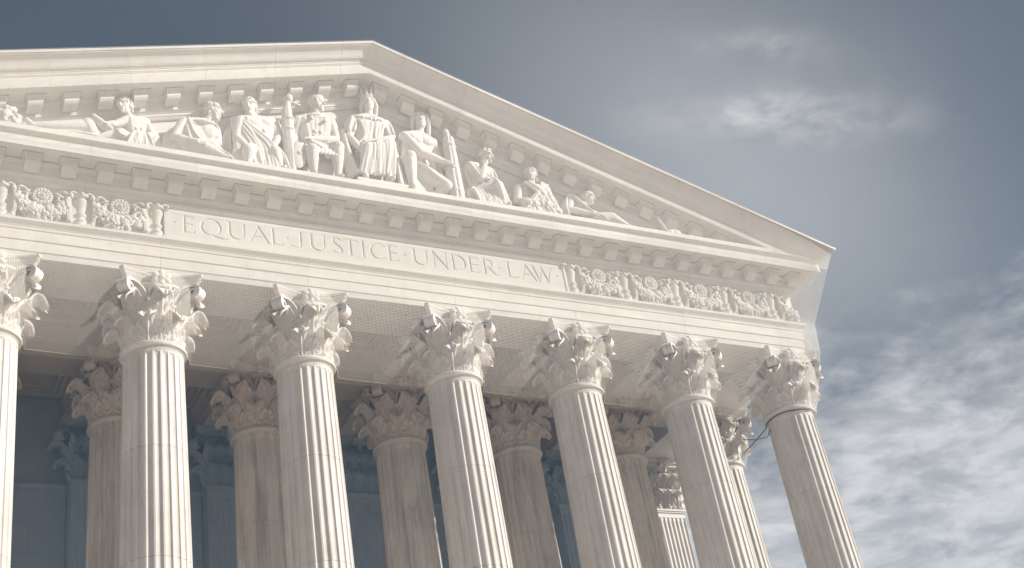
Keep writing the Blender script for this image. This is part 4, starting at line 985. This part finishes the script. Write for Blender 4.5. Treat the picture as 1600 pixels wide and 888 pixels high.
def sleeper_extra(root, J, dm, put, frame):
    z = ZN
    fold_fan(dm, [((7.35, -1.2, z+6.15), (7.45, -1.5, z+5.85)), ((7.95, -1.15, z+6.1), (7.95, -1.58, z+5.8)), ((8.35, -1.15, z+5.95), (8.35, -1.6, z+5.62)), ((8.95, -1.2, z+5.62), (8.95, -1.55, z+5.5))], 7, 0.07, 0.016, 9)
statue('reclining_statue', 'bald statue lying on one elbow at the low end of the pediment', dict(head=(7.38, -1.22, 6.78), neck=(7.14, -1.15, 6.52), chest=(6.98, -1.15, 6.26), pelvis=(7.45, -1.15, 5.80), sL=(6.68, -1.28, 6.50), eL=(6.42, -1.42, 5.98), hL=(7.20, -1.58, 5.82), sR=(7.12, -1.08, 6.42), eR=(7.30, -1.35, 6.05), hR=(7.55, -1.52, 5.84), kL=(7.97, -1.45, 5.92), fL=(8.53, -1.48, 5.62), kR=(8.25, -1.2, 5.95), fR=(8.85, -1.28, 5.62)), (0.85, -0.7, -0.35), 0.86, None, robe='toga', skirt=False, extra=sleeper_extra, headk=1.1, seat=False, mantle=0, seed=10)

# low corner pieces
def loose(name, label, m, base, vox=0.02, cat='carving'):
    me_ = remeshed(name, m, vox, 1, 0.35); b = Vector(base)+Vector((0, 0, ZN)); me_.transform(Matrix.Translation(-b)); link(name, me_, None, b, label=label, cat=cat, group='carved pediment figures')
m = MB(); Z = ZN
cone(m, (-8.0, -1.3, Z+5.75), (-8.20, -1.45, Z+6.05), 0.2, 0.19); cone(m, (-8.20, -1.45, Z+6.02), (-8.9, -1.46, Z+5.85), 0.17, 0.13); cone(m, (-8.9, -1.46, Z+5.85), (-9.55, -1.46, Z+5.72), 0.13, 0.08); cone(m, (-9.55, -1.46, Z+5.72), (-9.72, -1.5, Z+5.84), 0.08, 0.07)
cone(m, (-8.1, -1.2, Z+5.75), (-8.8, -1.22, Z+5.85), 0.2, 0.14); cone(m, (-8.8, -1.22, Z+5.85), (-9.4, -1.25, Z+5.70), 0.13, 0.09)
fold_fan(m, [((-7.95, -1.6, Z+5.6), (-8.05, -1.1, Z+6.0)), ((-8.5, -1.62, Z+5.6), (-8.5, -1.1, Z+6.0)), ((-9.2, -1.6, Z+5.52), (-9.2, -1.1, Z+5.75))], 7, 0.07, 0.015, 4)
loose('draped_legs_carving', 'carved pair of outstretched draped legs behind the scroll-bearing youth', m, (-8.6, -1.4, 5.46))
m = MB(); rg = random.Random(5)
for i in range(70):
    v = Vector((rg.gauss(0, 1), rg.gauss(0, 1), rg.gauss(0, 1))).normalized(); c = Vector((-10.15, -1.35, Z+5.85))+Vector((v.x*0.30, v.y*0.25, v.z*0.34)); m.ball(c, rg.uniform(0.05, 0.10), 6, 5)
m.ball((-10.15, -1.35, Z+5.80), (0.3, 0.25, 0.33)); cone(m, (-10.2, -1.35, Z+6.1), (-10.18, -1.36, Z+6.32), 0.06, 0.02)
loose('foliage_carving', 'rough knobbly carved foliage clump beyond the outstretched feet', m, (-10.15, -1.35, 5.46))
m = MB(); cone(m, (9.81, -1.45, Z+6.20), (10.02, -1.45, Z+5.72), 0.045, 0.06); m.ball((10.30, -1.42, Z+5.66), (0.30, 0.2, 0.17)); m.ball((10.1, -1.46, Z+5.62), (0.2, 0.16, 0.14)); cone(m, (10.05, -1.4, Z+5.6), (10.6, -1.35, Z+5.52), 0.12, 0.07)
loose('scroll_carving', 'small carved scroll and stick standing alone past the bald figure', m, (10.15, -1.42, 5.46))

# --- bird netting: real threads, 30 mm mesh ------------------------------------------------------
NET = bpy.data.materials.new('net_thread'); NET.use_nodes = True
nn_, nl_ = NET.node_tree.nodes, NET.node_tree.links
nb = nn_['Principled BSDF']; nb.inputs['Roughness'].default_value = 0.8
_t = nn_.new('ShaderNodeTexNoise'); _t.inputs['Scale'].default_value = 3.0; _g = nn_.new('ShaderNodeNewGeometry'); nl_.new(_g.outputs['Position'], _t.inputs['Vector'])
_x = nn_.new('ShaderNodeMixRGB'); _x.inputs[1].default_value = (0.60, 0.55, 0.48, 1); _x.inputs[2].default_value = (0.72, 0.67, 0.60, 1); nl_.new(_t.outputs['Fac'], _x.inputs[0]); nl_.new(_x.outputs[0], nb.inputs['Base Color'])
CELL, TW = 0.040, 0.0052
def ribbons(lines, wdir, wid):
    """lines: (k, n, 3) array; flat threads of width wid along wdir (k, n, 3)"""
    k, n, _ = lines.shape
    a = lines-wdir*wid/2; b = lines+wdir*wid/2
    V = np.concatenate([a, b], 1).reshape(-1, 3)
    base = (np.arange(k)*2*n)[:, None]; i = np.arange(n-1)[None, :]
    F = np.stack([base+i, base+i+1, base+i+1+n, base+i+n], -1).reshape(-1, 4)
    return V, F
def net(name, label, S, nu, nv, su, sv, hem=True, TW=0.0045):
    """S(u, v) -> (x, y, z) arrays on [0,1]^2; nu threads along v, nv threads along u, drawn with su / sv segments"""
    Vs, Fs, off = [], [], 0
    e = 1e-3
    u = np.linspace(0, 1, nu)[:, None]*np.ones((1, sv+1)); v = np.ones((nu, 1))*np.linspace(0, 1, sv+1)[None, :]
    L = S(u, v); W = S(np.clip(u+e, 0, 1), v)-S(np.clip(u-e, 0, 1), v); W /= np.linalg.norm(W, axis=-1, keepdims=True)+1e-9
    V, F = ribbons(L, W, TW); Vs.append(V); Fs.append(F+off); off += len(V)
    v = np.linspace(0, 1, nv)[:, None]*np.ones((1, su+1)); u = np.ones((nv, 1))*np.linspace(0, 1, su+1)[None, :]
    L = S(u, v); W = S(u, np.clip(v+e, 0, 1))-S(u, np.clip(v-e, 0, 1)); W /= np.linalg.norm(W, axis=-1, keepdims=True)+1e-9
    V, F = ribbons(L, W, TW); Vs.append(V); Fs.append(F+off); off += len(V)
    V, F = np.concatenate(Vs), np.concatenate(Fs)
    me_ = bpy.data.meshes.new(name); me_.from_pydata(V.tolist(), [], F.tolist()); me_.materials.append(NET); me_.update()
    o = link(name, me_, None, label=label, cat='netting', group='bird netting')
    if hem:
        for vv in hem if hasattr(hem, '__len__') else (1.0,):
            uu = np.linspace(0, 1, su+1); pts = S(uu, np.full_like(uu, vv)); hmb = MB(); hmb.tube([tuple(q) for q in pts[::max(1, su//200)]], 0.0045, 5); link('hem_rope', hmb.mesh('hem_rope', NET, 60), o)
    return o
XT = 16.27
def edge_x(z): return np.interp(z, [-0.1, 0.6, 2.0, 3.0, 4.85, 5.5], [15.06, 15.25, 15.34, 15.42, 16.05, XT])
def S_ped(u, v):
    x = (u*2-1)*XT; zt = 10.595-SL*np.abs(x); zb = 4.83; zt = np.maximum(zt, 5.56)
    z = zt+(zb-zt)*v; y = -2.30+(0.39)*v**0.8
    xx = np.where(np.abs(x) > 14.2, np.sign(x)*(14.2+(np.abs(x)-14.2)*(edge_x(z)-14.2)/(XT-14.2)), x)
    return np.stack([xx, y, ZN+z], -1)
COLX = np.array([CX(i) for i in range(1, 9)])
def S_front(u, v):
    x = (u*2-1)*XT; z = 4.83-4.90*v
    xx = np.where(np.abs(x) > 14.2, np.sign(x)*(14.2+(np.abs(x)-14.2)*(edge_x(z)-14.2)/(XT-14.2)), x)
    yt = np.interp(-z, [-4.83, -3.05, -2.0], [-1.91, -1.16, -1.10])
    wq = np.clip((z+0.07)/2.07, 0, 1)
    env = np.interp(z, [-0.1, 0.1, 0.5, 1.3, 2.0], [0.865, 0.90, 1.10, 1.26, 1.12])
    d = np.min(np.abs(xx[..., None]-COLX), -1)
    yc = -np.sqrt(np.clip(env**2-d**2, 0, None))
    sag = -0.03*np.clip(d-0.9, 0, 1)*(1-wq)
    yl = np.minimum(np.minimum(-1.10*wq**0.8, yc), 0.0)
    y = np.where(z >= 2.0, yt, yl)
    return np.stack([xx, y, ZN+z+np.where(z < 2, sag, 0)], -1)
net('pediment_netting', 'fine pale bird netting stretched over the whole pediment', S_ped, int(2*XT/CELL), int(5.0/CELL), 2, 6, hem=(1.0,))
net('entablature_netting', 'fine pale bird netting hanging from the cornice down to the column necks', S_front, int(2*XT/CELL), int(5.2/CELL), 420, 26, TW=0.0064)
def S_side(u, v):
    y = -0.7+u*(YR+0.4); z = 5.45-5.5*v
    x = np.interp(-z, [-5.45, -3.05, -2.0], [XT, 15.42, 15.36])
    wq = np.clip((z+0.05)/2.05, 0, 1); env = np.interp(z, [-0.1, 0.1, 0.5, 1.3, 2.0], [0.865, 0.90, 1.10, 1.26, 1.12])
    d = np.minimum(np.abs(y), np.abs(y-YR)); xc = 14.2+np.sqrt(np.clip(env**2-d**2, 0, None))
    xl = np.maximum(14.2+1.16*wq**0.8, xc)
    return np.stack([np.where(z >= 2.0, x, xl), y-0.25*np.clip(1-u*4, 0, 1)*np.clip((z-2)/3.4, 0, 1)*2, ZN+z], -1)
net('side_netting', 'fine pale bird netting closing the side of the portico behind the corner column', S_side, int(4.4/CELL), int(5.6/CELL), 60, 30, TW=0.0065)
for i in range(2, 8):
    xa, xb = CX(i)+0.72, CX(i+1)-0.72
    def S_low(u, v, xa=xa, xb=xb):
        bow = 0.03*np.sin(PI*u)
        return np.stack([xa+(xb-xa)*u, 0.0+3.2*v+0*u, ZN-0.08-bow*(1-v)+2.08*v**1.3], -1)
    nm = ['', '', 'leftmost visible', 'second visible', 'middle', 'third from last', 'second from last', 'last'][i]
    lab = {2: 'pale netting slung under the ceiling of the leftmost portico bay', 3: 'pale netting slung under the ceiling of the bay below the panel\'s first letters', 4: 'pale netting slung under the ceiling of the wide middle bay', 5: 'pale netting slung under the ceiling just past the middle bay', 6: 'pale netting slung under the ceiling two bays from the corner column', 7: 'pale netting slung under the ceiling of the bay at the corner column'}[i]
    net('soffit_netting', lab, S_low, int((xb-xa)/CELL), int(3.9/CELL), 12, 8, hem=False, TW=0.005)

# --- cables tied between the corner columns
def cable(name, label, pts, r):
    P = [Vector(q) for q in pts]; b = P[0]
    m = MB(); m.tube([tuple(q-b) for q in P], r, 7); link(name, m.mesh(name, CABLE, 60), None, b, label=label, cat='cable', group='cables at the corner column')
ring = [(14.2+0.80*math.cos(a), 0.80*math.sin(a), ZN-0.105-0.01*math.sin(3*a)) for a in np.linspace(R(136), R(285), 26)]
def sag(a, b, s, n=10): a, b = Vector(a), Vector(b); return [tuple(a.lerp(b, t)-Vector((0, 0, s*4*t*(1-t)))) for t in np.linspace(0, 1, n)]
cable('tie_cable', 'black cable running from the rear capital and looping under the corner column neck', sag((14.72, 3.2, ZN+0.36), ring[0], 0.02)+ring[1:], 0.017)
cable('tie_wire', 'thin black wire stretched level from the rear capital to the corner shaft', sag((14.95, 3.3, ZN+0.98), (13.62, 0.60, ZN-0.40), 0.06)+[(14.2+0.80*math.cos(a), 0.80*math.sin(a), ZN-0.40) for a in np.linspace(R(140), R(170), 5)], 0.013)

# --- thin bluish haze volume, added to lift the shadows like a veil
hz = bpy.data.materials.new('added_haze'); hz.use_nodes = True
hn, hl = hz.node_tree.nodes, hz.node_tree.links; hn.clear()
ho = hn.new('ShaderNodeOutputMaterial'); hv = hn.new('ShaderNodeVolumePrincipled')
hv.inputs['Color'].default_value = (0.46, 0.72, 1.0, 1); hv.inputs['Density'].default_value = 0.0027; hv.inputs['Anisotropy'].default_value = 0.0
hl.new(hv.outputs[0], ho.inputs['Volume'])
link('haze', MB().box(-620, 620, -620, 620, -1.0, ZN+12.0).mesh('haze', hz), kind='stuff', label='thin bluish haze added to lift the shadows', cat='haze')
